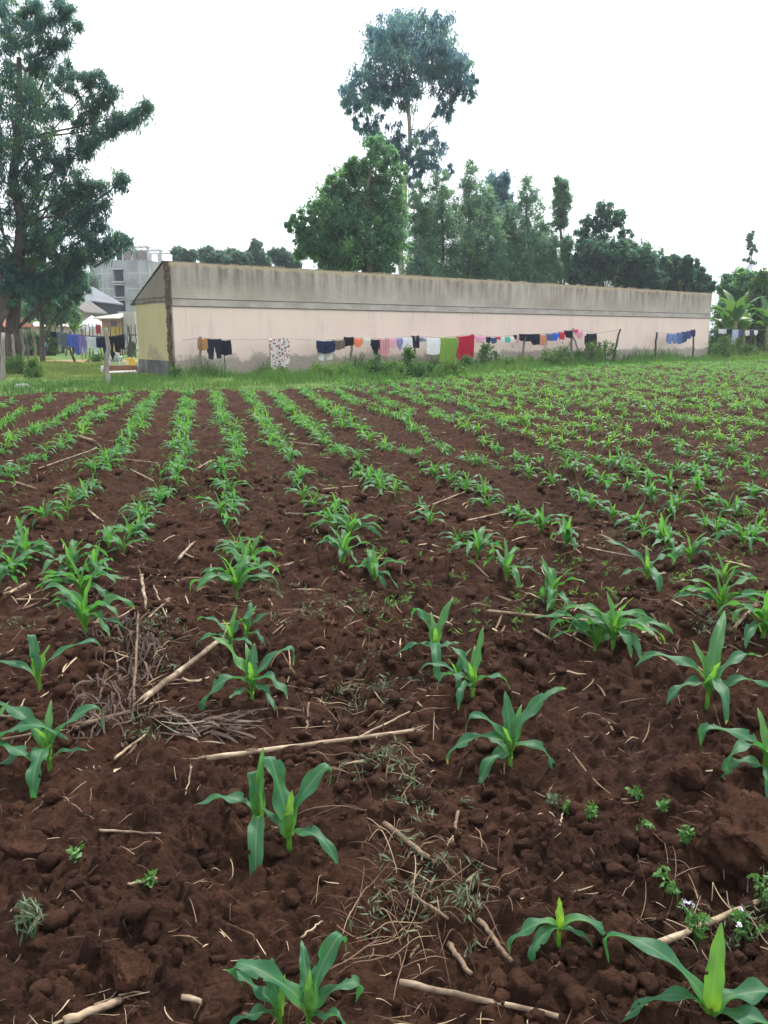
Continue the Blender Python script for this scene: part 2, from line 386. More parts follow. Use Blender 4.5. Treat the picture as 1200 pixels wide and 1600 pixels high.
# broken corner: the render has fallen away and shows rough earth-brown masonry
r2 = np.random.default_rng(5); nz, na = 90, 9
V = []
for i in range(nz):
    z = -.2 + (ztop + .16) * i / (nz - 1)
    w1 = .055 + .06 * float(vn(np.array([z * 3.1]), np.array([.3]), 61)[0]) + .09 * float(vn(np.array([z * 11.]), np.array([.3]), 62)[0]) + .02 * (z / ztop)
    for j in range(na):
        q = j / (na - 1)
        p = (-.06 + w1 * 2 * (q - .5) + .06, -.05 + .02) if q > .5 else (-.045, .14 * (1 - 2 * q) - .03)
        n = .05 * float(vn(np.array([z * 6. + j]), np.array([j * 2.7]), 63)[0]) + .03 * r2.uniform(-1, 1)
        V.append((p[0] + (n if q <= .5 else r2.uniform(-.012, .012)), p[1] - (n if q > .5 else 0), z))
F_ = [(i*na+j, i*na+j+1, (i+1)*na+j+1, (i+1)*na+j) for i in range(nz-1) for j in range(na-1)]
MB().add(V, F_).build('broken_corner', mottled('earth_masonry', (.045, .031, .024), (.16, .115, .082), 7, .95, 1.0), bld, True)
# lean-to roof sheet, falling to the back, with a rusty edge
def roofpts(x0, x1, y0, y1, za, zb, th):
    return [(x0, y0, za), (x1, y0, za), (x1, y1, zb), (x0, y1, zb), (x0, y0, za + th), (x1, y0, za + th), (x1, y1, zb + th), (x0, y1, zb + th)]
sl_ = (zback - ztop) / (DEP - .16)
mb = MB(); mb.add(roofpts(-.035, WL + .1, .21, DEP + .45, ztop - .02, ztop - .02 + sl_ * (DEP + .24), .035), [(3,2,1,0),(4,5,6,7),(0,1,5,4),(1,2,6,5),(2,3,7,6),(3,0,4,7)])
mb.build('roof', mottled('rusty_roof_sheet', (.07, .06, .055), (.20, .18, .165), 3, .7, .3), bld)

# ------------------------------------------------------------------ posts, lines and washing in front of the wall
def post(base, top, r, mat, label, group='line posts', name='line_post', bend=.03, seed=1):
    base, top = np.array(base, float), np.array(top, float); rr = np.random.default_rng(seed)
    P = []
    for i in range(7):
        q = i / 6; P.append(base + (top - base) * q + np.array([rr.uniform(-1, 1), rr.uniform(-1, 1), 0]) * bend * (0 < i))
    P = [p - base for p in P]; P[0] = P[0] - np.array([0, 0, .25])
    k = MB(); k.tube(P, [r * (1.12 - .25 * i / 6) * rr.uniform(.92, 1.08) for i in range(7)], 9)
    return tag(k.build(name, mat, None, True, base), label, 'post', group)
OFF = 1.05
def wpost(pt, pb, r, mat, label, seed, off=OFF):
    top = wallhit(pt[0], pt[1], off); bot = wallhit(pb[0], pb[1], off)
    d = top - bot; bot = bot + d * (0 - bot[2]) / d[2]; bot[2] = 0
    return post(bot, top, r, mat, label, seed=seed)
wp = [((314, 526), (311, 590), .05, 'post', 'weathered post beside the orange cloth on the wall washing line'),
      ((350, 533), (352, 590), .02, 'darkpost', 'thin dark prop under the black cloth on the wall washing line'),
      ((443, 528), (441, 585), .05, 'post', 'grey post against the hanging flower print dress'),
      ((550, 528), (548, 580), .055, 'post', 'grey post between the black shirt and the orange top'),
      ((648, 525), (647, 578), .055, 'post', 'grey post behind small black trousers on the wall line'),
      ((738, 522), (736, 572), .06, 'post', 'grey post holding the end of the crimson sheet'),
      ((820, 526), (815, 566), .06, 'post', 'leaning grey post under the wide black cloth'),
      ((895, 513), (892, 560), .065, 'post', 'upright post of the three legged line support'),
      ((969, 514), (959, 556), .06, 'darkpost', 'bare dark leaning post standing beyond the dark skirt'),
      ((1026, 519), (1024, 553), .06, 'darkpost', 'short dark post beside the blue washing near the wall end'),
      ((1084, 515), (1083, 552), .05, 'darkpost', 'dark post where the blue washing ends by a bush')]
for i, (a, b_, r, mt, lb) in enumerate(wp): wpost(a, b_, r, M[mt], lb, 20 + i)
for i, (a, b_, lb) in enumerate((((894, 528), (873, 562), 'slanting brace leg under the pink washing, leaning towards the denim'), ((896, 526), (911, 560), 'slanting brace leg under the pink washing, leaning towards the dark skirt'))):
    t0, b0 = wallhit(a[0], a[1], OFF - .12), wallhit(b_[0], b_[1], OFF + .25); b0[2] = 0
    post(b0, t0, .045, M['post'], lb, seed=50 + i)

CL = {}
def cmat(c, kind='plain'):
    key = (c, kind)
    if key in CL: return CL[key]
    m, t, b, o = newmat('cloth'); tcx = t.nodes.new('ShaderNodeTexCoord').outputs['Object']
    f = noise(t, 9, 4); dk = tuple(x * .78 for x in c)
    col = ramp(t, f, [(.3, dk), (.65, c)])
    if kind == 'floral':
        v = t.nodes.new('ShaderNodeTexVoronoi'); v.inputs['Scale'].default_value = 11; t.links.new(tcx, v.inputs['Vector'])
        ms = math2(t, 'LESS_THAN', v.outputs['Distance'], .40)
        fl = ramp(t, v.outputs['Color'], [(.35, (.42, .06, .06)), (.5, (.10, .07, .10)), (.7, (.30, .12, .10))])
        col = mixc(t, ms, col, fl)
    if kind in ('check', 'stripe'):
        s = t.nodes.new('ShaderNodeSeparateXYZ'); t.links.new(tcx, s.inputs[0])
        w = mapr(t, math2(t, 'SINE', math2(t, 'MULTIPLY', s.outputs[0], 90), 0), -.2, .2)
        if kind == 'check': w = math2(t, 'MAXIMUM', w, mapr(t, math2(t, 'SINE', math2(t, 'MULTIPLY', s.outputs[2], 90), 0), .2, .5))
        col = mixc(t, w, col, (.62, .36, .38))
    if kind == 'brown':
        col = ramp(t, noise(t, 30, 3), [(.4, (.09, .06, .05)), (.6, (.24, .18, .15))])
    t.links.new(col, b.inputs['Base Color']); b.inputs['Roughness'].default_value = .9; b.inputs['Specular IOR Level'].default_value = .1
    tr = t.nodes.new('ShaderNodeBsdfTranslucent'); t.links.new(col, tr.inputs[0])
    ms = t.nodes.new('ShaderNodeMixShader'); ms.inputs[0].default_value = .22
    t.links.new(b.outputs[0], ms.inputs[1]); t.links.new(tr.outputs[0], ms.inputs[2]); t.links.new(ms.outputs[0], o.inputs[0])
    CL[key] = m; return m
PROF = {'rect': [(0, 1), (1, 1)], 'slant': [(0, 1), (1, .82)], 'slantr': [(0, .85), (1, 1)],
        'trousers': [(0, .97), (.40, 1), (.47, .38), (.53, .36), (.60, .97), (1, .95)],
        'shorts': [(0, .92), (.42, 1), (.48, .62), (.54, .62), (.60, 1), (1, .9)],
        'shirt': [(0, .50), (.20, .55), (.23, 1), (.78, 1), (.81, .55), (1, .46)],
        'shirtl': [(0, 1), (.55, .95), (.58, .6), (1, .55)], 'blob': [(0, .5), (.2, .9), (.5, 1), (.8, .9), (1, .55)],
        'tail': [(0, .55), (.25, .6), (.3, 1), (.6, .97), (.66, .62), (1, .55)],
        'dress': [(0, .70), (.10, .92), (.22, 1.0), (.33, .97), (.38, .72), (.75, .75), (1, .68)],
        'step': [(0, .62), (.62, .62), (.64, 1), (1, .98)], 'green': [(0, 1), (.80, 1), (.82, .42), (1, .40)],
        'bulge': [(0, .86), (.5, 1), (1, .84)]}
def garment(P0, P1, L, prof, mat, label, cat='washing', seed=0, name='washing', nrm=None, fold=.045, group='washing on the lines', bottom=0.0, flare=0.0):
    """cloth folded over a line from P0 to P1, hanging L metres: a front and a back fall joined at the line"""
    P0, P1 = np.array(P0, float), np.array(P1, float); rr = np.random.default_rng(seed + 100)
    W = np.linalg.norm((P1 - P0)[:2]); ex = (P1 - P0) / max(W, 1e-6); n = np.array([ex[1], -ex[0], 0]) if nrm is None else nrm
    mid = (P0 + P1) / 2
    nc, nr = max(10, int(W / .035)), 12
    nc = min(nc, 40); uu = np.linspace(0, 1, nc + 1); pf = PROF[prof]
    Lc = np.interp(uu, [p[0] for p in pf], [p[1] for p in pf]) * L
    kf = rr.uniform(9, 15) ; ph = rr.uniform(0, 6, 3); V = []; Fq = []
    for sgn, lk in ((1, 1.0), (-1, rr.uniform(.6, .93))):
        base = len(V)
        for j in range(nr + 1):
            tt = j / nr
            for i, q in enumerate(uu):
                d = fold * (math.sin(kf * W * q + ph[0]) * .6 + math.sin(kf * 2.1 * W * q + ph[1] + tt * 1.2) * .4) * (.25 + tt)
                off = sgn * (.010 + .030 * min(1, tt * 3)) + d
                sag = -.025 * math.sin(math.pi * q) * (1 if W > .25 else .3)
                w = (q - .5) * (1 + flare * tt) + .5
                p = P0 + (P1 - P0) * w + n * off; p = p + np.array([0, 0, sag - tt * Lc[i] * lk + .012 * math.sin(7 * q + ph[2]) * tt])
                V.append(p - mid)
        c = nc + 1
        Fq += [(base+j*c+i, base+j*c+i+1, base+(j+1)*c+i+1, base+(j+1)*c+i) for j in range(nr) for i in range(nc)]
        if sgn == 1: first = base
        else: Fq += [(first+i+1, first+i, base+i, base+i+1) for i in range(nc)]
    o = mesh_np(name, np.array(V), np.array(Fq), mat, loc=mid)
    return tag(o, label, cat, group)
# x0, x1, top y, bottom y, shape, colour, pattern, name, label, category
WASH = [
 (309, 323, 528, 548, 'slant', (.50, .24, .09), 'plain', 'cloth', 'small orange brown cloth at the end post of the wall line', 'cloth'),
 (323, 345, 529, 561, 'trousers', (.026, .030, .045), 'plain', 'leggings', 'dark navy leggings hanging next to the orange brown cloth', 'leggings'),
 (344.5, 360, 531, 554, 'rect', (.018, .019, .026), 'plain', 'skirt', 'square black skirt hanging against the dark navy leggings', 'skirt'),
 (420, 452, 529, 587, 'dress', (.72, .68, .68), 'floral', 'dress', 'long white dress with red and dark flower print', 'dress'),
 (496, 518, 531, 563, 'trousers', (.66, .66, .66), 'plain', 'trousers', 'pale trousers showing behind and below the navy shorts', 'trousers'),
 (492, 520.5, 532, 552, 'bulge', (.022, .032, .085), 'plain', 'shorts', 'wide navy shorts with white showing at the waist', 'shorts'),
 (518, 538, 531, 546, 'bulge', (.2, .15, .12), 'brown', 'cloth', 'brown patterned cloth between navy shorts and black shirt', 'cloth'),
 (537.5, 552, 526, 541, 'slant', (.016, .016, .02), 'plain', 'shirt', 'small black shirt next to the glowing orange top', 'shirt'),
 (552, 566, 528, 542, 'blob', (.85, .26, .13), 'plain', 'top', 'bright orange top next to the small black shirt', 'top'),
 (566, 579.5, 528, 538, 'rect', (.66, .66, .62), 'plain', 'cloth', 'small pale grey cloth between orange top and black shirt', 'cloth'),
 (579.5, 594, 530, 555, 'tail', (.018, .018, .026), 'plain', 'shirt', 'black shirt with one long dangling sleeve', 'shirt'),
 (592.5, 607.5, 529, 556, 'rect', (.55, .13, .19), 'check', 'towel', 'rose pink checked towel hanging long', 'towel'),
 (606.5, 619, 528, 543, 'rect', (.76, .42, .52), 'plain', 'cloth', 'pale pink cloth next to the rose checked towel', 'cloth'),
 (619, 628.5, 528, 546, 'shirt', (.26, .28, .55), 'plain', 'shirt', 'lilac blue shirt with a dangling drawstring', 'shirt'),
 (628.5, 643.5, 527, 543, 'rect', (.78, .79, .84), 'plain', 'shirt', 'small white shirt between lilac shirt and black trousers', 'shirt'),
 (643.5, 654, 524, 543, 'rect', (.018, .019, .03), 'plain', 'trousers', 'short black trousers hung over a post top', 'trousers'),
 (655, 660, 527, 534, 'rect', (.20, .22, .30), 'plain', 'sock', 'small grey blue sock beside the black trousers', 'sock'),
 (661, 667, 528, 534, 'slant', (.32, .34, .42), 'plain', 'sock', 'small pale grey sock beside the white sheet', 'sock'),
 (666, 688, 528, 553, 'rect', (.84, .84, .86), 'plain', 'sheet', 'large white sheet hanging beside the green sheet', 'sheet'),
 (686, 718, 527, 566, 'green', (.23, .38, .07), 'plain', 'sheet', 'large lime green sheet between the white and crimson ones', 'sheet'),
 (713, 741, 523.5, 567, 'slant', (.50, .018, .055), 'plain', 'sheet', 'large crimson sheet hanging to the grass', 'sheet'),
 (742, 759, 524, 535, 'shirt', (.82, .42, .58), 'plain', 'shirt', 'small pink child shirt next to the crimson sheet', 'shirt'),
 (760, 766, 526, 536, 'rect', (.02, .02, .025), 'plain', 'shirt', 'tiny black shirt next to the pink child shirt', 'shirt'),
 (766, 775.5, 527, 537, 'bulge', (.06, .10, .24), 'plain', 'shorts', 'small navy and white shorts in the row of child clothes', 'shorts'),
 (775.5, 781, 526, 531, 'blob', (.60, .07, .13), 'plain', 'cap', 'tiny red cloth among the child clothes', 'cloth'),
 (781.5, 788, 526, 535, 'rect', (.80, .80, .80), 'plain', 'vest', 'tiny white vest beside the tiny red cloth', 'vest'),
 (788, 796, 526, 535, 'shorts', (.10, .52, .42), 'plain', 'shorts', 'tiny teal green shorts between two white vests', 'shorts'),
 (796.5, 803, 526, 534, 'rect', (.80, .80, .82), 'plain', 'vest', 'tiny white vest beside the teal green shorts', 'vest'),
 (803, 807, 523, 530, 'blob', (.02, .02, .02), 'plain', 'sock', 'tiny black sock beside the wide black cloth', 'sock'),
 (807, 811, 523, 536, 'rect', (.66, .44, .40), 'plain', 'cloth', 'narrow pinkish strip of cloth beside the wide black cloth', 'cloth'),
 (811, 843, 521.5, 539, 'step', (.016, .018, .03), 'plain', 'trousers', 'wide black trousers hung sideways over the leaning post', 'trousers'),
 (842, 854, 523, 539, 'rect', (.62, .30, .17), 'plain', 'cloth', 'tan orange cloth between black trousers and blue denim', 'cloth'),
 (854, 865, 521, 532, 'rect', (.10, .15, .36), 'plain', 'shorts', 'dull blue denim shorts beside the bright blue shirt', 'shorts'),
 (864.5, 874, 520, 532, 'shirtl', (.05, .16, .72), 'plain', 'shirt', 'bright blue shirt between denim and red', 'shirt'),
 (873.5, 882, 518.5, 530, 'rect', (.60, .055, .075), 'plain', 'shirt', 'red shirt between bright blue and black', 'shirt'),
 (882, 893, 516, 528, 'slantr', (.016, .018, .03), 'plain', 'shirt', 'black shirt beside the three legged line support', 'shirt'),
 (896, 903, 514, 519, 'rect', (.72, .05, .20), 'plain', 'cloth', 'tiny hot pink cloth at the top of the three legged support', 'cloth'),
 (899, 911, 517, 529, 'blob', (.82, .38, .46), 'plain', 'top', 'pale pink puffy top beside the dark skirt', 'top'),
 (911.5, 914.5, 519, 524, 'rect', (.80, .78, .78), 'plain', 'cloth', 'tiny white cloth touching the dark skirt', 'cloth'),
 (914.5, 932, 521, 541, 'shorts', (.02, .023, .03), 'plain', 'shorts', 'large black shorts hanging apart at the end of the row', 'shorts'),
 (1043, 1059, 521, 537, 'trousers', (.20, .28, .55), 'plain', 'trousers', 'light blue trousers first in the blue row near the wall end', 'trousers'),
 (1058, 1066, 519.5, 537, 'rect', (.13, .18, .40), 'plain', 'shirt', 'blue shirt second in the blue row near the wall end', 'shirt'),
 (1065.5, 1074, 518, 536, 'slant', (.06, .085, .20), 'plain', 'shirt', 'dark blue shirt third in the blue row near the wall end', 'shirt'),
 (1073.5, 1080, 516.5, 529, 'rect', (.08, .10, .24), 'plain', 'shorts', 'navy blue shorts fourth in the blue row near the wall end', 'shorts'),
 (1079.5, 1086, 515, 526, 'rect', (.05, .06, .14), 'plain', 'shirt', 'darkest blue shirt last in the blue row by the bush', 'shirt'),
]
tops = []
for i, (x0, x1, yt, yb, pf, c, kd, nm, lb, ct) in enumerate(WASH):
    k = .35 if pf in ('slant',) and nm == 'sheet' else 0
    dy = 2.5 if nm == 'sheet' and c[0] == .50 else 0
    P0, P1 = wallhit(x0, yt + dy, OFF + .02), wallhit(x1, yt - dy * .4, OFF + .02)
    L = P0[2] - wallhit((x0 + x1) / 2, yb, OFF)[2]
    if nm == 'shorts' and x0 == 492: P0 = P0 + wn * .12; P1 = P1 + wn * .12
    garment(P0, P1, L, pf, cmat(c, kd), lb, ct, i, nm)
    tops.append((x0, yt)); tops.append((x1, yt))
def wire(pts, label, r=.008, name='washing_line'):
    pts = np.array(pts); c = pts[0].copy(); k = MB(); k.tube(pts - c, r, 5)
    return tag(k.build(name, M['wire'], None, True, c), label, 'washing line')
wire([wallhit(x, y, OFF + .02) for x, y in [(285, 532), (314, 527.5), (345, 530.5), (400, 531), (443, 529), (500, 532), (538, 529.5), (549, 527.5), (600, 529.5), (648, 525), (690, 528), (738, 522.5), (775, 526.5), (820, 522), (860, 521.5), (895, 513.5), (932, 521), (969, 515.5)]],
     'thin wire carrying the long row of washing along the pink wall')
wire([wallhit(x, y, OFF + .02) for x, y in [(1026, 520), (1050, 520.5), (1066, 519), (1086, 514.5)]], 'short sloping wire carrying the blue washing near the wall end')

# washing beyond the end of the building
YR = 54.0
RW = [(1123, 1135, 514, 521, 'rect', (.76, .76, .78), 'vest', 'white vest on the line beyond the building, beside a post'),
      (1135, 1144, 514, 528, 'rect', (.022, .024, .03), 'shirt', 'black shirt on the line beyond the building'),
      (1144, 1154, 515, 538, 'shirtl', (.50, .54, .72), 'trousers', 'pale blue trousers on the line beyond the building'),
      (1154, 1160, 515, 525, 'rect', (.10, .12, .28), 'shirt', 'small dark blue shirt next to the pale blue trousers'),
      (1165, 1171, 516, 524, 'rect', (.78, .78, .78), 'cloth', 'small white cloth before the dark grey one by the banana plants'),
      (1172, 1178, 516, 525, 'rect', (.08, .08, .11), 'cloth', 'small dark grey cloth between two white ones'),
      (1178, 1184, 516, 524, 'blob', (.80, .80, .80), 'cloth', 'small white cloth at the far end of the bush line')]
for i, (x0, x1, yt, yb, pf, c, nm, lb) in enumerate(RW):
    garment(at(x0, yt, YR), at(x1, yt, YR), at(x0, yt, YR)[2] - at(x0, yb, YR)[2], pf, cmat(c), lb, nm, 70 + i, nm)
for x, yt, sd, lb in ((1134, 513, 61, 'dark post beside the white vest beyond the building'), (1173, 515, 62, 'dark post at the dark grey cloth beyond the building')):
    p = at(x, yt, YR + .06); q = p.copy(); q[2] = 0; post(q, p, .055, M['darkpost'], lb, seed=sd)
wire([at(x, y, YR) for x, y in ((1095, 513), (1134, 513.5), (1150, 515), (1173, 515), (1200, 515), (1230, 513))], 'thin wire carrying washing among the bushes beyond the building')

# washing in the yard
YL = 40.0
LW = [(79, 88, 517, 526, 'rect', (.02, .025, .055), 'cloth', 'small navy cloth hung first on the yard line'),
      (89, 105, 518, 542, 'slantr', (.17, .20, .22), 'cloth', 'grey cloth hung askew beside the blue overalls'),
      (103, 125, 521, 553, 'step', (.11, .17, .62), 'overalls', 'bright blue overalls on the yard line'),
      (122, 135, 524, 553, 'trousers', (.30, .25, .56), 'trousers', 'lilac trousers next to the bright blue overalls'),
      (134, 151, 525, 552, 'step', (.76, .78, .86), 'trousers', 'white trousers hanging in the yard'),
      (150, 165, 527, 553, 'step', (.018, .025, .07), 'trousers', 'dark navy trousers between white trousers and pale post'),
      (168, 187, 526, 553, 'trousers', (.014, .018, .024), 'trousers', 'black trousers hanging above the white plastic chair'),
      (186, 194, 523, 548, 'slantr', (.016, .018, .022), 'shirt', 'black shirt hanging between black trousers and grey sock'),
      (194.5, 199.5, 521.5, 533, 'rect', (.32, .33, .37), 'sock', 'grey sock at the end of the yard line')]
for i, (x0, x1, yt, yb, pf, c, nm, lb) in enumerate(LW):
    P0, P1 = at(x0, yt, YL), at(x1, yt + (1.5 if i < 5 else -2), YL)
    garment(P0, P1, P0[2] - at(x0, yb, YL)[2], pf, cmat(c), lb, nm, 90 + i, nm)
wire([at(x, y, YL) for x, y in ((60, 514), (85, 517), (105, 521), (125, 525), (150, 527), (168, 527), (186, 523.5), (202, 519))], 'sagging wire carrying the washing in the yard')
def ypost(xt, yt, xb, yb, r, mt, lb, sd, Y=None, grp='yard fence sticks', nm='fence_stick'):
    b0 = gnd(xb, yb) if Y is None else at(xb, yb, Y)
    b0[2] = 0
    t0 = at(xt, yt, b0[1]); return post(b0, t0, r, M[mt], lb, grp, nm, .04, sd)
ypost(201, 510, 205.5, 562, .05, 'darkpost', 'dark leaning post at the end of the yard washing line', 11, None, 'line posts', 'line_post')
ypost(104, 538, 120, 568, .06, 'darkpost', 'dark slanting prop under the bright blue overalls', 12, None, 'line posts', 'line_post')
ypost(167.5, 513, 167.5, 603, .065, 'palepost', 'pale thick post at the edge of the grass, before the yard washing', 13, None, 'line posts', 'line_post')
ypost(4, 520, 3, 596, .07, 'palepost', 'pale split post at the very edge beside the big trunk', 14)
ypost(18, 522, 25, 583, .055, 'palepost', 'pale leaning stick before the big trunk', 15)
ypost(36.5, 515, 36, 573, .06, 'palepost', 'pale upright stick just beyond the big trunk', 16)
ypost(40, 517, 47, 578, .05, 'post', 'brown leaning stick in the yard fence between the trunks', 17)
ypost(49, 502, 57, 563, .06, 'post', 'tall grey leaning stick between the two trunks', 18)
ypost(86, 504, 86, 556, .06, 'darkpost', 'dark forked stick where the yard line begins', 19)
ypost(80, 528, 78, 556, .05, 'darkpost', 'short dark stick beside the forked stick', 21)
ypost(103, 535, 104, 557, .05, 'darkpost', 'short dark stick under the grey cloth', 22)
ypost(6, 543, 40, 577, .05, 'darkpost', 'dark fallen rail sloping down across the fence sticks', 23, 33.0)
for i in range(15):
    x = 128 + i * 5.9 + random.uniform(-1.5, 1.5)
    ypost(x + random.uniform(-1.5, 1.5), 508 + random.uniform(-3, 4), x, 545, .028, 'darkpost', 'thin dark upright stick of the stick fence behind the yard washing', 130 + i, 52.0, 'sticks of the far yard fence')
k = MB(); p0 = at(120, 524, 52.0); k.tube([at(120, 524, 51.9) - p0, at(160, 526, 51.9) - p0, at(214, 523, 51.9) - p0], .035, 6)
tag(k.build('fence_rail', M['darkpost'], None, True, p0), 'long thin rail tying the stick fence behind the yard washing', 'rail')

# ------------------------------------------------------------------ things standing in the yard
c = gnd(190, 583); ledge = empty('brick_ledge', c, R(4), 'low earth brown ledge with white end stones on the yard grass', 'ledge')
MB().box((-.62, -.2, -.1), (.62, .35, .30)).build('body', mottled('earth_brick', (.12, .06, .035), (.24, .125, .075), 5, .95, .8, (.4, 1, 3)), ledge)
for sx in (-1, 1):
    k = MB(); k.tube([(sx * .72, .02, -.1), (sx * .71, .03, .1), (sx * .70, .05, .29)], [.11, .10, .085], 8)
    k.build('end_stone', mottled('whitewash', (.42, .41, .39), (.68, .67, .65), 6), ledge, True)
k = MB(); k.add([(-.35, -.75, .06), (.1, -.62, .07), (.72, -.28, .09), (.6, -.21, .12), (-.2, -.21, .11), (-.4, -.45, .08), (-.35, -.75, .02), (.1, -.62, .02), (.72, -.28, .02), (.6, -.21, .02), (-.2, -.21, .02), (-.4, -.45, .02)],
    [(0,1,2,3,4,5), (11,10,9,8,7,6)] + [((i+1) % 6, i, 6+i, 6+(i+1) % 6) for i in range(6)])
tag(k.build('white_sheet', mottled('dusty_white', (.42, .40, .37), (.62, .60, .56), 5), None, False, c), 'dusty white slab of sheeting lying on grass against the brown ledge', 'sheet')
p = at(204, 571, c[1] + .12); p[2] = .30
jc = empty('jerrycan', p, R(12), 'yellow plastic jerrycan lying on the earth brown ledge', 'jerrycan')
yl = mottled('yellow_plastic', (.62, .40, .03), (.76, .52, .06), 6, .4, .1); 
k = MB(); k.prism([(-.17, .02), (-.15, 0), (.15, 0), (.17, .02), (.17, .22), (.15, .245), (-.15, .245), (-.17, .22)], -.1, .1); k.build('body', yl, jc)
k = MB(); k.tube([(-.08, 0, .24), (-.06, 0, .285), (.04, 0, .285), (.06, 0, .24)], .016, 7); k.build('handle', yl, jc, True)
k = MB(); k.tube([(.13, 0, .24), (.13, 0, .28)], .03, 10); k.build('cap', mottled('pale_cap', (.6, .55, .4), (.7, .66, .5), 5), jc, True)
k = MB(); k.prism([(-.175, .03), (-.04, .03), (-.06, .2), (-.175, .2)], -.105, -.1005); k.build('patch', mottled('worn_cream', (.66, .58, .36), (.75, .70, .5), 8), jc)
# white plastic armchair, its back towards the field
p = at(181, 573, 35.5); p[2] = 0.02
ch = empty('plastic_chair', p, R(8), 'white plastic armchair standing on grass with a black cloth over it', 'chair')
ch.scale = (.84, .84, .76)
wp_ = mottled('white_plastic', (.50, .52, .54), (.66, .68, .70), 3, .45, .05)
for sx in (-1, 1):
    for sy in (-1, 1): k = MB(); k.tube([(sx * .27, sy * .25, -.05), (sx * .23, sy * .2, .42)], [.022, .03], 7); k.build('leg', wp_, ch, True)
    k = MB(); k.tube([(sx * .23, .22, .42), (sx * .31, .1, .60), (sx * .33, -.1, .66), (sx * .28, -.24, .64)], [.05, .06, .065, .05], 8); k.build('arm', wp_, ch, True)
MB().box((-.24, -.24, .38), (.24, .25, .42)).build('seat', wp_, ch)
k = MB()
for i in range(9):
    a = -1 + 2 * i / 8; x0 = a * .24; k.tube([(x0 * .85, -.24, .42), (x0, -.28 + .05 * a * a, .62), (x0 * .95, -.33 + .08 * a * a, .93 - .10 * a * a)], [.028, .026, .022], 6)
k.tube([(-.26, -.22, .80), (-.16, -.29, .90), (0, -.33, .93), (.16, -.29, .90), (.26, -.22, .80)], .026, 7)
k.build('backrest', wp_, ch, True)
garment(p + np.array([-.08, -.33, .75]), p + np.array([.10, -.33, .75]), .36, 'tail', cmat((.016, .018, .024)), 'black cloth hung over the back of the white plastic chair', 'cloth', 160, 'cloth', group=None)
st = gnd(35, 606); k = MB()
a = np.linspace(0, 2 * math.pi, 9)[:-1]
V = [(.26 * math.cos(q) * (1 - .1 * j * j), .18 * math.sin(q), -.05 + .09 * j - .02 * (j == 2)) for j in range(3) for q in a]
k.add(V, [(j*8+i, j*8+(i+1) % 8, (j+1)*8+(i+1) % 8, (j+1)*8+i) for j in range(2) for i in range(8)] + [tuple(range(16, 24))])
tag(k.build('stone', mottled('pale_stone', (.25, .25, .22), (.42, .41, .38), 6), None, True, st), 'pale flat stone in the grass at the edge of the maize', 'stone')

# people far off: one skinned body each with clothing as children
def person(loc, h, rz, top, low, label, armpose=0):
    root = empty('person', loc, rz, label, 'person')
    J = [(0,0,.52),(0,0,.66),(0,0,.80),(0,0.005,.855),(0,.01,.90),(0,.02,.95),  # pelvis chest neck head
         (.05,0,.50),(.055,.01,.27),(.055,0,.03),(.055,.07,.015), (-.05,0,.50),(-.06,-.02,.27),(-.06,-.03,.03),(-.06,.04,.015),
         (.105,0,.79),(.125,-.01,.64),(.13,.05 + .06 * armpose,.50 + .1 * armpose),(.13,.07 + .07 * armpose,.45 + .12 * armpose), (-.105,0,.79),(-.125,-.01,.64),(-.13,.03,.50),(-.13,.05,.45)]
    E = [(0,1),(1,2),(2,3),(3,4),(4,5),(0,6),(6,7),(7,8),(8,9),(0,10),(10,11),(11,12),(12,13),(2,14),(14,15),(15,16),(16,17),(2,18),(18,19),(19,20),(20,21)]
    rad = [.075,.07,.065,.03,.055,.045,.052,.036,.024,.018,.052,.036,.024,.018,.034,.027,.02,.018,.034,.027,.02,.018]
    me = bpy.data.meshes.new('body'); me.from_pydata([(x*h, y*h, z*h) for x, y, z in J], E, [])
    o = bpy.data.objects.new('body', me); C.objects.link(o); o.parent = root; me.materials.append(mottled('skin', (.09, .05, .035), (.13, .075, .05), 5, .6, .05))
    md = o.modifiers.new('skin', 'SKIN'); sv = me.skin_vertices[0].data
    for i, r_ in enumerate(rad): sv[i].radius = (r_*h, r_*h)
    sv[0].use_root = True
    o.modifiers.new('sub', 'SUBSURF').levels = 2; o.modifiers['sub'].render_levels = 2
    def shell(nm, idx, ed, grow, mt):
        m2 = bpy.data.meshes.new(nm); mp_ = {j: i for i, j in enumerate(idx)}
        m2.from_pydata([tuple(q*h for q in J[j]) for j in idx], [(mp_[a_], mp_[b_]) for a_, b_ in ed], [])
        q = bpy.data.objects.new(nm, m2); C.objects.link(q); q.parent = root; m2.materials.append(mt)
        q.modifiers.new('skin', 'SKIN')
        for i, j in enumerate(idx): m2.skin_vertices[0].data[i].radius = (rad[j]*h*grow, rad[j]*h*grow)
        m2.skin_vertices[0].data[0].use_root = True
        q.modifiers.new('sub', 'SUBSURF').levels = 2; q.modifiers['sub'].render_levels = 2
    shell('shirt', [0,1,2,14,15,18,19], [(0,1),(1,2),(2,14),(14,15),(2,18),(18,19)], 1.22, top)
    shell('trousers', [0,6,7,8,10,11,12], [(0,6),(6,7),(7,8),(0,10),(10,11),(11,12)], 1.22, low)
    k = MB(); V = []; 
    for j in range(5):
        for i in range(10):
            a_, e_ = 2*math.pi*i/10, .1 + j*.34
            V.append((.056*h*math.cos(a_)*math.cos(e_), .012*h + .062*h*math.sin(a_)*math.cos(e_), .925*h + .066*h*math.sin(e_)))
    k.add(V, [(j*10+i, j*10+(i+1) % 10, (j+1)*10+(i+1) % 10, (j+1)*10+i) for j in range(4) for i in range(10)] + [tuple(range(40, 50))])
    k.build('hair', mottled('hair', (.012, .010, .01), (.03, .026, .024), 20), root, True)
    return root
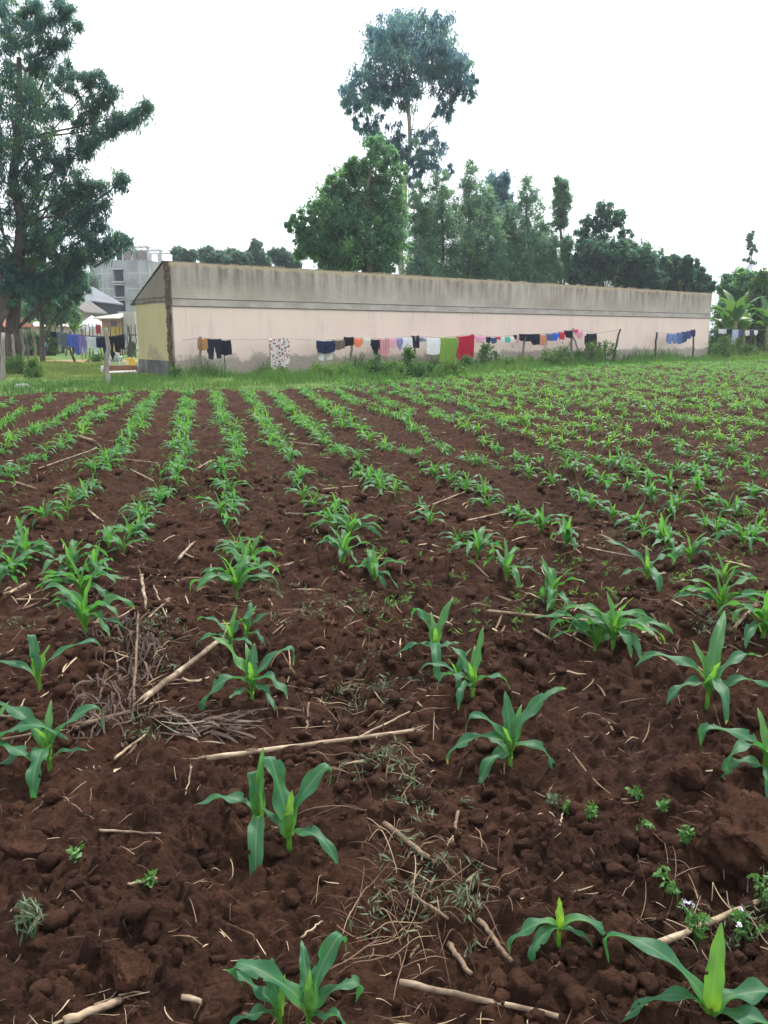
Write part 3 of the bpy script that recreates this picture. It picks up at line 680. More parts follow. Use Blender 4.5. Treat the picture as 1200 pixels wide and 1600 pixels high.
q = gnd(71, 557); person((q[0], q[1], 0), 1.12, R(200), cmat((.04, .33, .48)), cmat((.05, .10, .16)), 'child in a teal shirt standing beside the thin tree trunk')
q = at(209, 520, 66.0); person((q[0], q[1], 0), 1.66, R(160), cmat((.72, .73, .76)), cmat((.06, .07, .10)), 'person in a white top standing by the small pink building')
q = at(110, 520, 60.0); person((q[0], q[1], 0), 1.7, R(20), cmat((.70, .71, .75)), cmat((.03, .035, .06)), 'person in a white top and dark trousers beyond the yard fence')
for i, (x0, x1, yt, yb, c_, lb) in enumerate(((133, 139, 508, 518, (.74, .75, .80), 'white cloth hung by the white tent roof'), (149, 157, 507, 521, (.36, .03, .05), 'dark red cloth hung by the white tent roof'))):
    garment(at(x0, yt, 60.), at(x1, yt, 60.), at(x0, yt, 60.)[2] - at(x0, yb, 60.)[2], 'rect', cmat(c_), lb, 'cloth', 170 + i, 'cloth')
wire([at(x, y, 60.) for x, y in ((126, 507), (145, 507.5), (160, 506.5))], 'thin wire with white and red cloths by the white tent')

# ------------------------------------------------------------------ far buildings
conc = mottled('raw_concrete', (.20, .205, .215), (.38, .385, .395), .5, .9, .2)
concl = mottled('pale_concrete', (.36, .365, .375), (.50, .505, .52), .5, .9, .2)
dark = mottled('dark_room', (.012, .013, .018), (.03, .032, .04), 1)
YC = 130.0
def X_(px): return at(px, 500, YC)[0]
def Z_(py): return at(200, py, YC)[2]
cx0, cx1 = X_(147), X_(241)
tw = empty('concrete_tower', (cx0, YC, 0), R(-7), 'tall unfinished grey concrete building with open roof frame', 'building')
Wd = cx1 - cx0; zt = Z_(407); Dp = 11
rel = lambda px: X_(px) - cx0
wins = [(184, 199, 422, 440), (185, 200, 446, 464), (187, 201, 470, 487)]
k = MB(); xa, xb = rel(184), rel(200)
k.box((0, 0, -1), (xa, Dp, zt)); k.box((xb, 0, -1), (Wd, Dp, zt))
prev = zt
for (_, _, y0, y1) in wins: k.box((xa + .002, .003, Z_(y0)), (xb - .002, Dp - .01, prev)); prev = Z_(y1)
k.box((xa + .002, .003, -1), (xb - .002, Dp - .01, prev)); k.box((xa + .004, 1.2, 0), (xb - .004, Dp - .02, zt - .1))
k.build('wall', conc, tw)
for i, (_, _, y0, y1) in enumerate(wins):
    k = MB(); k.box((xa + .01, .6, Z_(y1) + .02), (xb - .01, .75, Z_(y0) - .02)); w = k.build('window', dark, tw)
    k = MB(); k.box((xa - .1, -.5, Z_(y1) - .22), (xb + .15, -.005, Z_(y1) - .02)); k.box((xa - .1, -.42, Z_(y0) + .02), (xb + .15, -.005, Z_(y0) + .16)); k.build('sill', concl, w)
k = MB()
for x in (rel(166), rel(226)): k.box((x - .06, -.02, .5), (x + .06, -.003, zt - .3))
for y in (428, 452, 478): k.box((.1, -.016, Z_(y)), (xa - .2, -.004, Z_(y) + .12)); k.box((xb + .3, -.016, Z_(y)), (Wd - .1, -.004, Z_(y) + .12))
k.build('joint_strip', concl, tw)
zt2 = Z_(388)
for x in (173, 182, 201, 215, 241):
    for yy in (.05, 5.0, Dp - .4): MB().box((rel(x) - .16, yy, zt + .002), (rel(x) + .16, yy + .32, zt2)).build('column', concl, tw)
k = MB(); k.box((rel(202.5), .1, zt + .003), (rel(213.5), .3, zt + 1.5)); k.box((rel(216.5), .1, zt + .003), (rel(239), .3, zt + 1.3)); k.build('parapet', mottled('brick_infill', (.16, .13, .125), (.24, .20, .19), 2, .9, .3), tw)
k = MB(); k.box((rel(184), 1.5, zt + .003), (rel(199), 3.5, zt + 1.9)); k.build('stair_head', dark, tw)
k = MB()
for yy in (0., 5., Dp - .45): k.box((rel(172), yy + .02, zt2 + .003), (rel(244), yy + .3, zt2 + .18))
for i in range(9): x = rel(174 + i * 9); k.box((x, -.8, zt2 + .19), (x + .12, Dp + 1.0, zt2 + .30))
k.build('roof_frame', concl, tw)
# the house with the blue-grey sheet roof and teal balcony
YH = 105.0
p0 = at(60, 500, YH); p1 = at(149, 500, YH); w_ = p1[0] - p0[0]
hb = empty('balcony_house', (p0[0], YH, 0), 0, 'two storey house with blue grey sheet roof and teal balcony', 'building')
zr0, zr1 = at(60, 446, YH)[2], at(149, 465, YH)[2]; zb = at(149, 482, YH)[2]
MB().box((0, 0, -1), (w_ * .72, 9, zr1 - .3)).build('wall', mottled('tan_wall', (.33, .29, .25), (.46, .41, .36), .4), hb)
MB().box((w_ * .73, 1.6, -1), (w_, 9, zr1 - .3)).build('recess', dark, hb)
k = MB(); k.box((w_ * .73, .1, zb - .7), (w_, 1.6, zb)); k.box((w_ * .73, 0, zb - .9), (w_, .09, zb + .15)); k.build('balcony_slab', mottled('tan_slab', (.36, .32, .24), (.45, .40, .32), .6), hb)
MB().box((w_ * .74, .2, zb + .16), (w_ - .1, .3, zb + 1.3)).build('balcony_rail', mottled('teal_paint', (.02, .09, .09), (.05, .14, .13), 1), hb)
k = MB(); k.add([(-.8, -1, zr1 - .5), (w_ + .6, -1, zr1 - .6), (w_ * .75, 5, zr0), (w_ * .1, 5, zr0 + .2), (-.8, -1, zr1 - .35), (w_ + .6, -1, zr1 - .45), (w_ * .75, 5, zr0 + .15), (w_ * .1, 5, zr0 + .35), (w_ + .6, 10, zr1 - .6), (w_ + .6, 10, zr1 - .45), (-.8, 10, zr1 - .5), (-.8, 10, zr1 - .35)],
    [(4,5,6,7), (3,2,1,0), (0,1,5,4), (5,9,6), (7,6,9,11), (4,7,11), (1,8,9,5), (10,0,4,11), (2,3,10,8), (1,2,8), (0,10,3), (8,10,11,9)])
k.build('roof', mottled('blue_sheet_roof', (.11, .125, .15), (.17, .19, .22), .6, .7, .1), hb)
# gabled tan house end
YG = 90.0; p0, p1 = at(70, 510, YG), at(131, 510, YG); w_ = p1[0] - p0[0]
gh = empty('gable_house', (p0[0], YG, 0), 0, 'tan gabled house wall standing behind the yard banana plants', 'building')
z0, z1 = at(70, 488, YG)[2], at(105, 470, YG)[2]
MB().prism([(0, -1), (w_, -1), (w_, z0), (w_ * .6, z1), (0, z0)], 0, 7).build('wall', mottled('tan_gable', (.25, .21, .18), (.34, .30, .26), .5), gh)
k = MB(); k.prism([(-.3, z0 + .0), (w_ * .6, z1 + .08), (w_ + .3, z0 - .1), (w_ + .3, z0 + .08), (w_ * .6, z1 + .26), (-.3, z0 + .18)], -.3, 7.3); k.build('roof', mottled('grey_sheet', (.10, .095, .09), (.16, .15, .145), .6), gh)
# hipped tan roof house
YT = 78.0; p0, p1 = at(32, 515, YT), at(99, 515, YT); w_ = p1[0] - p0[0]
th = empty('hipped_house', (p0[0], YT, 0), 0, 'low house with pale tan hipped roof behind light green shrubs', 'building')
ze_, zr_ = at(60, 510, YT)[2], at(60, 494, YT)[2]
MB().box((.3, .3, -1), (w_ - .3, 5.7, ze_)).build('wall', mottled('tan_low', (.30, .25, .20), (.42, .36, .30), .6), th)
k = MB(); k.add([(0,0,ze_),(w_,0,ze_),(w_,6,ze_),(0,6,ze_),(w_*.38,3,zr_),(w_*.62,3,zr_)], [(0,1,5,4),(1,2,5),(2,3,4,5),(3,0,4),(3,2,1,0)]); k.build('roof', mottled('tan_roof', (.40, .34, .29), (.55, .49, .43), .8, .7, .2), th)
# red-walled shed at the edge
YS = 70.0; p0, p1 = at(-22, 515, YS), at(21, 515, YS); w_ = p1[0] - p0[0]; z0, z1 = at(8, 509, YS)[2], at(8, 494, YS)[2]
sh = empty('rusty_shed', (p0[0], YS, 0), 0, 'shed with rusty red roof showing between the big trunks', 'building')
MB().box((0, 0, -1), (w_ - .2, 4, z0)).build('wall', mottled('shed_wall', (.12, .09, .075), (.2, .16, .13), 1), sh)
k = MB(); k.add([(-.2,-.4,z0-.1),(w_,-.4,z0-.1),(w_,2.2,z1),(-.2,2.2,z1),(w_,4.6,z0-.1),(-.2,4.6,z0-.1)], [(0,1,2,3),(3,2,4,5),(0,5,4,1),(1,4,2),(0,3,5)]); k.build('roof', mottled('rust', (.24, .075, .05), (.36, .13, .09), 2), sh)
# white tent canopy
YW = 68.0; p0, p1 = at(120, 515, YW), at(161, 515, YW); w_ = p1[0] - p0[0]; ze_, zr_ = at(140, 510, YW)[2], at(140, 494, YW)[2]
tn = empty('white_tent', (p0[0], YW, 0), R(10), 'white peaked tent canopy next to the small pink building', 'tent')
k = MB(); k.add([(0,0,ze_),(w_,0,ze_),(w_,w_,ze_),(0,w_,ze_),(w_/2,w_/2,zr_+.1),(0,0,ze_-.25),(w_,0,ze_-.25),(w_,w_,ze_-.25),(0,w_,ze_-.25)], [(0,1,4),(1,2,4),(2,3,4),(3,0,4),(5,6,1,0),(6,7,2,1),(7,8,3,2),(8,5,0,3)])
k.build('canopy', mottled('white_canvas', (.66, .68, .71), (.80, .81, .83), .8, .6, .1), tn)
for x in (.05, w_ - .05):
    for y in (.05, w_ - .05): k = MB(); k.tube([(x, y, -.2), (x, y, ze_ - .02)], .04, 6); k.build('leg', M['palepost'], tn, True)
# small pink building
YP = 62.0; p0, p1, p2 = at(160, 520, YP), at(193, 520, YP), at(212, 520, YP + 4); w_ = p1[0] - p0[0]
pk = empty('pink_kiosk', (p0[0], YP, 0), R(-6), 'small pink and yellow building with pale overhanging roof', 'building')
zt_, zm = at(170, 494, YP)[2], at(170, 511, YP)[2]
MB().box((0, 0, zm), (w_, 5, zt_ - .1)).build('wall', mottled('pink_paint', (.36, .19, .16), (.48, .27, .23), 1), pk)
MB().box((-.003, -.004, -1), (w_ + .003, 5, zm - .002)).build('lower_wall', mottled('ochre_paint', (.44, .30, .07), (.55, .39, .11), 1), pk)
wz0, wz1 = at(175, 510, YP)[2], at(175, 502, YP)[2]
wf = MB().box((w_ * .46, -.02, wz0), (w_ * .74, .0, wz1)).build('window', mottled('grey_shutter', (.10, .09, .09), (.18, .16, .16), 3), pk)
k = MB(); k.add([(-.25, -.9, zt_ - .22), (w_ + .1, -.9, zt_ - .22), (w_ + .1, 5.2, zt_ + .3), (-.25, 5.2, zt_ + .3), (-.25, -.9, zt_ - .12), (w_ + .1, -.9, zt_ - .12), (w_ + .1, 5.2, zt_ + .4), (-.25, 5.2, zt_ + .4)], [(3,2,1,0),(4,5,6,7),(0,1,5,4),(1,2,6,5),(2,3,7,6),(3,0,4,7)])
k.build('roof', mottled('cream_sheet', (.52, .47, .38), (.66, .60, .50), 1), pk)
MB().box((w_ + .12, -.02, -1), (w_ + 1.0, 5.5, zt_ + .32)).build('side_wall', mottled('grey_side', (.34, .31, .28), (.44, .41, .38), .8), pk)
MB().box((w_ * 1.0 + .02, -.06, -1), (w_ + .115, .0, zt_ - .25)).build('door_post', M['post'], pk)
# houses beyond the trees on the other side
YQ = 85.0; p0 = at(1166, 440, YQ); z0, z1 = at(1180, 423, YQ)[2], at(1200, 402, YQ)[2]
rh = empty('grey_roofed_house', (p0[0], YQ, 0), 0, 'house with tall grey sheet roof above the bushes', 'building')
MB().box((.6, .5, -1), (7, 8, z0 - .2)).build('wall', mottled('grey_house_wall', (.16, .15, .14), (.24, .23, .22), .5), rh)
k = MB(); k.add([(0,0,z0-.1),(7.6,0,z0-.1),(7.6,8.5,z0-.1),(0,8.5,z0-.1),(2.6,4.2,z1+.2),(5.2,4.2,z1+.2)], [(0,1,5,4),(1,2,5),(2,3,4,5),(3,0,4),(3,2,1,0)]); k.build('roof', mottled('light_sheet', (.34, .35, .40), (.46, .47, .52), .8, .5, .1), rh)
YQ = 92.0; p0 = at(918, 440, YQ); z0, z1 = at(940, 392, YQ)[2], at(940, 374, YQ)[2]; w_ = at(985, 440, YQ)[0] - p0[0]
rh = empty('red_roofed_house', (p0[0], YQ, 0), 0, 'house with pinkish red roof glimpsed between dark trees', 'building')
MB().box((.6, .5, -1), (w_ - .6, 8, z0)).build('wall', mottled('pale_house_wall', (.4, .38, .36), (.5, .48, .46), .5), rh)
k = MB(); k.add([(0,0,z0-.1),(w_,0,z0-.1),(w_,8.5,z0-.1),(0,8.5,z0-.1),(w_*.25,4.2,z1),(w_*.75,4.2,z1)], [(0,1,5,4),(1,2,5),(2,3,4,5),(3,0,4),(3,2,1,0)]); k.build('roof', mottled('red_sheet', (.42, .15, .13), (.55, .24, .21), .8, .5, .1), rh)

# ------------------------------------------------------------------ trees: limbs carry clumps of many small leaves
def rot_rand(n, rg):
    d = rg.normal(size=(n, 3)); return d / np.linalg.norm(d, axis=1, keepdims=True)
def leaves(cen, rad, per, ll, lw, rg, droop=.3, flat=1.0, shade=None):
    """rhombic leaves, slightly folded, clumped round the centres"""
    nC = len(cen); n = nC * per
    ci = np.repeat(np.arange(nC), per)
    off = rg.normal(0, .58, (n, 3)) * rad[ci][:, None]; off[:, 2] *= flat
    c = cen[ci] + off
    d = rot_rand(n, rg) + off / (rad[ci][:, None] + 1e-6) * .7; d[:, 2] -= droop * 2
    d /= np.linalg.norm(d, axis=1, keepdims=True)
    w = np.cross(d, rot_rand(n, rg)); w /= np.linalg.norm(w, axis=1, keepdims=True) + 1e-9
    s = rg.uniform(.6, 1.35, n)[:, None]
    nn = np.cross(d, w)
    l_, b_ = ll * s, lw * s
    V = np.stack([c - d*l_*.5, c + w*b_*.5 + nn*b_*.15, c + d*l_*.5, c - w*b_*.5 + nn*b_*.15], 1).reshape(-1, 3)
    tn = np.clip(rg.normal(.45, .17, nC)[ci] + rg.normal(0, .10, n), 0, 1)
    Fq = np.arange(n * 4).reshape(-1, 4)
    return V, Fq, np.repeat(tn, 4)
M['euca'] = leafmat('eucalyptus_leaf', [(0, (.042, .082, .115)), (.5, (.070, .125, .140)), (1, (.15, .235, .125))], (2.5, 2.9, 3.0), .52, .5, .3)
M['bushy'] = leafmat('broad_leaf', [(0, (.038, .090, .062)), (.5, (.070, .140, .082)), (1, (.18, .28, .10))], (2.7, 3.0, 2.2), .52, .5, .3)
M['column'] = leafmat('column_leaf', [(0, (.052, .098, .085)), (.5, (.092, .155, .110)), (1, (.19, .27, .13))], (2.5, 2.8, 2.2), .52, .5, .3)
M['darkleaf'] = leafmat('dark_leaf', [(0, (.024, .056, .050)), (.5, (.045, .090, .066)), (1, (.11, .175, .08))], (2.5, 3.0, 2.4), .50, .5, .3)
M['silky'] = leafmat('feathery_leaf', [(0, (.024, .062, .072)), (.5, (.048, .100, .092)), (1, (.13, .20, .075))], (2.8, 3.1, 2.5), .52, .5, .25)
M['lush'] = leafmat('lush_leaf', [(0, (.030, .075, .022)), (.5, (.075, .155, .035)), (1, (.19, .28, .06))], (1.3, 1.3, .7), .32, .5, .3)
M['banana'] = leafmat('banana_leaf', [(0, (.05, .14, .045)), (.5, (.13, .24, .06)), (1, (.30, .40, .09))], (1.3, 1.3, .7), .4, .4, .4)
M['faded'] = leafmat('far_leaf', [(0, (.05, .09, .085)), (.5, (.08, .135, .105)), (1, (.14, .20, .12))], (2.2, 2.4, 2.0), .45, .6, .2)
def tree(name, trunk_px, Yd, blobs, mat, bark, nclump, per, ll, lw, label, group=None, tr=.2, droop=.3, crad=.22, seed=0, depth=1.0, forks=6, cat='tree', upto=None, trunk_top=None, spray=None, rmin=0.0):
    """blobs: crown volumes (centre x, y, radius x, y as measured in the photograph); trunk_px: foot (x, optional bend x)"""
    rg = np.random.default_rng(seed)
    foot = at(trunk_px[0], 560, Yd); foot[2] = 0
    root = empty(name, foot, 0, label, cat, group)
    cen, rad = [], []
    area = np.array([b_[2] * b_[3] for b_ in blobs], float); area /= area.sum()
    BC = []; SPR = []
    for b_, a_ in zip(blobs, area):
        c0 = at(b_[0], b_[1], Yd); mpp = ppm(b_[0], b_[1], Yd)
        rx, rz = b_[2] * mpp, b_[3] * mpp; ry = min(rx, rz) * depth if len(b_) < 6 else b_[5]
        c0[1] += (b_[4] if len(b_) > 4 else rg.uniform(-.5, .5) * rx)
        BC.append(c0)
        n = max(4, int(nclump * 1.9 * a_))
        u_ = rot_rand(n, rg) * (rg.uniform(.05, 1, n) ** .40)[:, None]
        cen.append(c0 + u_ * np.array([rx, ry, rz])); rad.append(np.maximum(rmin, crad * np.sqrt(rx * rz) * rg.uniform(.55, 1.3, n)))
        if spray and min(b_[2], b_[3]) < 21 and b_[1] < 440:      # foliage all along an upswept branch
            s0 = at(b_[0] - spray[0], b_[1] + spray[1], Yd); s0[1] += c0[1] - Yd; q_ = rg.uniform(.1, 1, 11) ** .7; SPR.append((s0, c0))
            cen.append(s0 + (c0 - s0) * q_[:, None] + rg.normal(0, .15, (11, 3))); rad.append(rg.uniform(.16, .34, 11))
    cen = np.concatenate(cen); rad = np.concatenate(rad); ok = cen[:, 2] > .3; cen, rad = cen[ok], rad[ok]
    V, Fq, tn = leaves(cen - foot, rad, int(per * .68), ll, lw, rg, droop)
    mesh_np('crown', V, Fq, mat, root, tint=tn, smooth=False)
    k = MB()
    tt = at(*(trunk_top or (trunk_px[-1], blobs[0][1])), Yd) - foot if not isinstance(trunk_top, tuple) else at(trunk_top[0], trunk_top[1], Yd) - foot
    n = 9; P = [np.array([0, 0, -.3]) * (i == 0) + tt * (i / (n - 1)) + (rg.normal(0, .5, 3) * np.array([1, 1, 0])) * tr * (0 < i < n - 1) for i in range(n)]
    k.tube(P, [tr * (1.15 - .8 * (i / (n - 1)) ** 1.3) for i in range(n)], 9)
    k.build('trunk', bark, root, True)
    k = MB()
    pick = rg.choice(len(cen), min(forks, len(cen)), replace=False)
    targets = [q - foot for q in BC[::2]] + [cen[i] - foot for i in pick]
    for T in targets:
        q = rg.uniform(.35, .9); i0 = min(n - 2, int(q * (n - 1)))
        s0 = P[i0].copy()
        if s0[2] > T[2] - .2: s0 = P[max(1, int((n - 1) * max(.15, (T[2] / max(tt[2], .1)) * .7)))].copy() if T[2] > 1 else P[1].copy()
        mid_ = s0 * .5 + T * .5 + np.array([0, 0, .08 * np.linalg.norm(T - s0)]) * rg.uniform(-.6, 1.2)
        r0 = tr * .20
        k.tube([s0, mid_, T], [r0, r0 * .6, r0 * .22], 6, False)
    for s0, c0 in SPR: k.tube([s0 - foot, (s0 + c0) / 2 - foot + np.array([0, 0, -.1]), c0 - foot], [.05, .035, .012], 5, False)
    k.build('limbs', bark, root, True)
    return root
# eucalyptus standing tall behind the wall
eb = [(625, 95, 58, 58), (682, 72, 44, 46), (655, 42, 42, 22), (602, 62, 34, 34), (702, 122, 36, 40), (574, 146, 42, 36), (722, 132, 24, 30), (618, 148, 44, 26), (697, 172, 20, 20), (546, 166, 20, 22), (562, 188, 18, 14), (596, 212, 34, 24), (612, 230, 24, 24), (640, 252, 22, 18), (648, 284, 16, 14), (612, 236, 18, 20), (670, 236, 32, 28), (692, 268, 18, 13), (652, 262, 26, 14), (738, 138, 12, 18)]
tree('eucalyptus_tree', (625, 628), 62.0, eb, M['euca'], M['palebark'], 330, 80, .34, .095, 'tallest tree behind the wall, a pale trunked eucalyptus with airy bluish crown', tr=.25, droop=.75, crad=.20, seed=3, trunk_top=(640, 110), forks=4, depth=1.1)
pb = [(585, 250, 38, 34), (556, 290, 50, 40), (606, 312, 32, 60), (530, 335, 58, 44), (476, 350, 26, 20), (500, 378, 44, 28), (572, 372, 72, 55), (604, 392, 26, 34), (545, 405, 70, 26), (518, 296, 20, 20), (466, 350, 24, 13), (478, 374, 28, 16), (494, 398, 34, 18), (505, 322, 22, 16), (530, 288, 22, 18), (552, 262, 20, 16), (590, 228, 20, 14), (458, 352, 12, 9), (628, 262, 14, 14)]
tree('broadleaf_tree', (575, 575), 46.0, pb, M['bushy'], M['bark'], 430, 100, .22, .085, 'large bushy dark green tree rising in front of the eucalyptus', tr=.28, droop=.35, crad=.17, seed=4, trunk_top=(580, 260), forks=8, depth=.9)
colsx = [(657, 290, 20, 'narrow upright tree touching the big bushy tree'), (690, 278, 23, 'narrow upright tree second from the big bushy tree'), (733, 264, 21, 'tallest of the dense narrow upright trees behind the wall'), (760, 302, 20, 'narrow upright tree just beyond the tallest dense one'),
         (795, 330, 20, 'shorter narrow upright tree in the middle of the row'), (824, 290, 24, 'wide topped narrow tree with its dark stem showing'), (850, 352, 18, 'short narrow tree before the lone slender spire'), (877, 276, 17, 'lone slender spire tree with bare stem below its top')]
for i, (x, top, w_, lb) in enumerate(colsx):
    Yd = 55.0 + i * 1.3; base = 436
    h_ = base - top
    bl = [(x + random.uniform(-3, 3), top + h_ * q, w_ * s_ * 1.32, h_ * .18) for q, s_ in ((.09, .5), (.26, .9), (.45, 1.05), (.64, 1.15), (.84, 1.25), (1.02, 1.3))]
    if i == 7: bl = [(x, 292, 12, 18), (x + 2, 318, 15, 20), (x - 2, 345, 13, 16), (x + 6, 385, 12, 16), (x + 8, 420, 16, 24)]
    if i == 5: bl[2] = (x - 6, top + h_ * .45, 14, 16)
    tree('narrow_tree', (x + 1,), Yd, bl, M['column'], M['bark'], 160, 95, .20, .06, lb, 'row of narrow upright trees behind the wall', tr=.16, droop=.1, crad=.26, seed=20 + i, depth=.9, trunk_top=(x, top + 12), forks=4)
tree('eucalyptus_tree', (780,), 76.0, [(780, 285, 19, 18), (772, 305, 14, 14), (790, 318, 12, 16), (778, 340, 14, 20)], M['euca'], M['bark'], 60, 60, .42, .14, 'dark tree top showing between two narrow upright trees', tr=.2, droop=.5, crad=.3, seed=31)
tree('airy_tree', (940,), 66.0, [(940, 330, 17, 13), (920, 352, 14, 14), (962, 342, 14, 16), (940, 356, 16, 10), (908, 372, 12, 14), (978, 366, 10, 12), (930, 385, 26, 22)], M['darkleaf'], M['bark'], 90, 60, .30, .13, 'open airy tree crown rising above the dark tree mass', tr=.17, droop=.3, crad=.26, seed=32, forks=8)
for i, (x, bl, lb) in enumerate(((935, [(925, 405, 32, 26), (950, 400, 30, 26), (915, 430, 30, 20)], 'dense dark tree just below the open airy crown'),
        (992, [(985, 392, 26, 16), (1000, 408, 34, 26), (975, 420, 36, 28), (1010, 436, 36, 20)], 'dense dark tree with a domed top in the tree mass'),
        (1062, [(1050, 412, 22, 13), (1075, 412, 14, 11), (1058, 430, 32, 20), (1040, 448, 40, 16)], 'dark tree with a knobbly top towards the wall end'),
        (1098, [(1090, 432, 18, 12), (1102, 446, 14, 14), (1080, 452, 26, 12)], 'small dark tree peeping over the end of the wall'))):
    tree('dense_tree', (x,), 63.0 + i, bl, M['darkleaf'], M['bark'], 150, 75, .30, .13, lb, 'dark trees behind the far half of the wall', tr=.22, droop=.3, crad=.2, seed=40 + i)
for i, (x, bl, lb) in enumerate(((285, [(278, 392, 12, 8), (290, 400, 18, 10), (284, 412, 18, 10)], 'feathery far tree over the broken wall corner'), (328, [(325, 398, 24, 10), (335, 408, 26, 10)], 'rounded far tree second along the wall top'),
        (364, [(360, 400, 20, 9), (375, 407, 22, 10)], 'low rounded far tree third along the wall top'), (400, [(401, 382, 9, 9), (398, 398, 16, 12), (404, 410, 20, 8)], 'far tree with a raised tuft above the wall'),
        (440, [(436, 398, 16, 10), (446, 406, 20, 11), (460, 414, 14, 6)], 'far tree nearest the big bushy tree'))):
    lb = lb.replace('nearest', 'next to')
    tree('distant_tree', (x,), 82.0 + i * 2, bl, M['faded'], M['bark'], 90, 55, .40, .16, lb, 'far trees beyond the near half of the wall', tr=.18, droop=.2, crad=.24, seed=50 + i)
# big feathery trees by the yard
fb = [(20, 40, 55, 50), (62, 18, 42, 26), (100, 12, 12, 14), (112, 44, 14, 12), (95, 70, 20, 16), (50, 120, 60, 60), (30, 210, 70, 80), (110, 130, 36, 26), (150, 128, 22, 24), (165, 150, 16, 16), (120, 180, 40, 28), (190, 185, 16, 13), (215, 176, 14, 9), (230, 166, 8, 5), (178, 202, 16, 10), (130, 235, 26, 20), (90, 270, 50, 40), (40, 320, 70, 60), (110, 320, 40, 28), (150, 292, 16, 8), (165, 318, 20, 9), (100, 380, 60, 34), (150, 355, 20, 12), (180, 374, 14, 7), (204, 376, 8, 7), (60, 410, 60, 34), (110, 420, 30, 24), (20, 420, 50, 40), (128, 398, 18, 12), (-70, 200, 70, 170), (-60, 380, 70, 60), (175, 140, 10, 7), (192, 278, 9, 4), (124, 428, 20, 12), (70, 448, 50, 16), (118, 446, 30, 12), (160, 380, 20, 16), (140, 340, 22, 16), (135, 290, 18, 16)]
tree('feathery_tree', (23,), 35.0, fb, M['silky'], M['bark'], 640, 84, .27, .042, 'huge dark feathery tree with thick trunk and upswept branches', tr=.27, droop=.55, crad=.15, seed=60, depth=.8, trunk_top=(30, 90), forks=14, spray=(56, 42), rmin=.16)
tree('feathery_tree', (4,), 33.5, [(-60, 330, 60, 70), (-30, 420, 50, 40), (10, 455, 36, 20), (-80, 450, 50, 40)], M['silky'], M['bark'], 110, 66, .30, .062, 'second thick trunked tree at the very edge beside the huge one', tr=.24, droop=.55, crad=.18, seed=61, trunk_top=(0, 430), forks=6)
tree('feathery_tree', (66,), 44.0, [(66, 455, 40, 26), (95, 440, 36, 20), (50, 430, 30, 24), (120, 450, 20, 12), (126, 436, 12, 10), (80, 480, 30, 12), (112, 466, 22, 12)], M['silky'], M['bark'], 150, 80, .26, .05, 'thin straight trunked tree between the huge tree and the washing', tr=.135, droop=.5, crad=.2, seed=62, trunk_top=(62, 430), forks=5)
for i, (x, Yd, bl, lb) in enumerate(((20, 90, [(10, 470, 40, 30), (50, 455, 36, 36), (20, 500, 30, 16)], 'bluish far tree behind the big trunks'), (95, 118, [(100, 470, 40, 22), (130, 450, 24, 30), (75, 450, 30, 30)], 'far tree beside the grey concrete building'))):
    tree('distant_tree', (x,), Yd, bl, M['faded'], M['bark'], 110, 60, .5, .2, lb, tr=.25, droop=.2, crad=.24, seed=70 + i)
tree('leafy_tree', (96,), 64.0, [(95, 478, 26, 14), (62, 484, 24, 15), (116, 494, 12, 10), (40, 488, 18, 14), (84, 498, 22, 10)], M['bushy'], M['bark'], 150, 60, .26, .10, 'dark leafy tree in the yard hiding the tan gabled house', tr=.14, droop=.4, crad=.24, seed=77)
# trees and shrubs beyond the end of the wall
tree('slender_tree', (1174,), 88.0, [(1173, 370, 5, 10), (1174, 388, 6, 10), (1184, 391, 4, 4), (1166, 405, 6, 4), (1176, 420, 8, 12)], M['faded'], M['bark'], 36, 36, .32, .14, 'thin sparse young tree above the grey roof', tr=.08, droop=.2, crad=.34, seed=80)
tree('leafy_tree', (1160,), 66.0, [(1160, 434, 24, 14), (1148, 455, 24, 22), (1175, 456, 28, 24), (1136, 445, 14, 16), (1160, 490, 40, 30)], M['bushy'], M['bark'], 190, 60, .3, .12, 'green tree below the grey roof beside the banana plants', tr=.16, droop=.4, crad=.22, seed=81)
tree('leafy_tree', (1196,), 60.0, [(1195, 440, 18, 20), (1208, 490, 26, 40), (1186, 485, 18, 28), (1175, 520, 30, 20)], M['lush'], M['bark'], 170, 60, .26, .11, 'bright green tree filling the picture edge under the roof', tr=.16, droop=.3, crad=.22, seed=82)

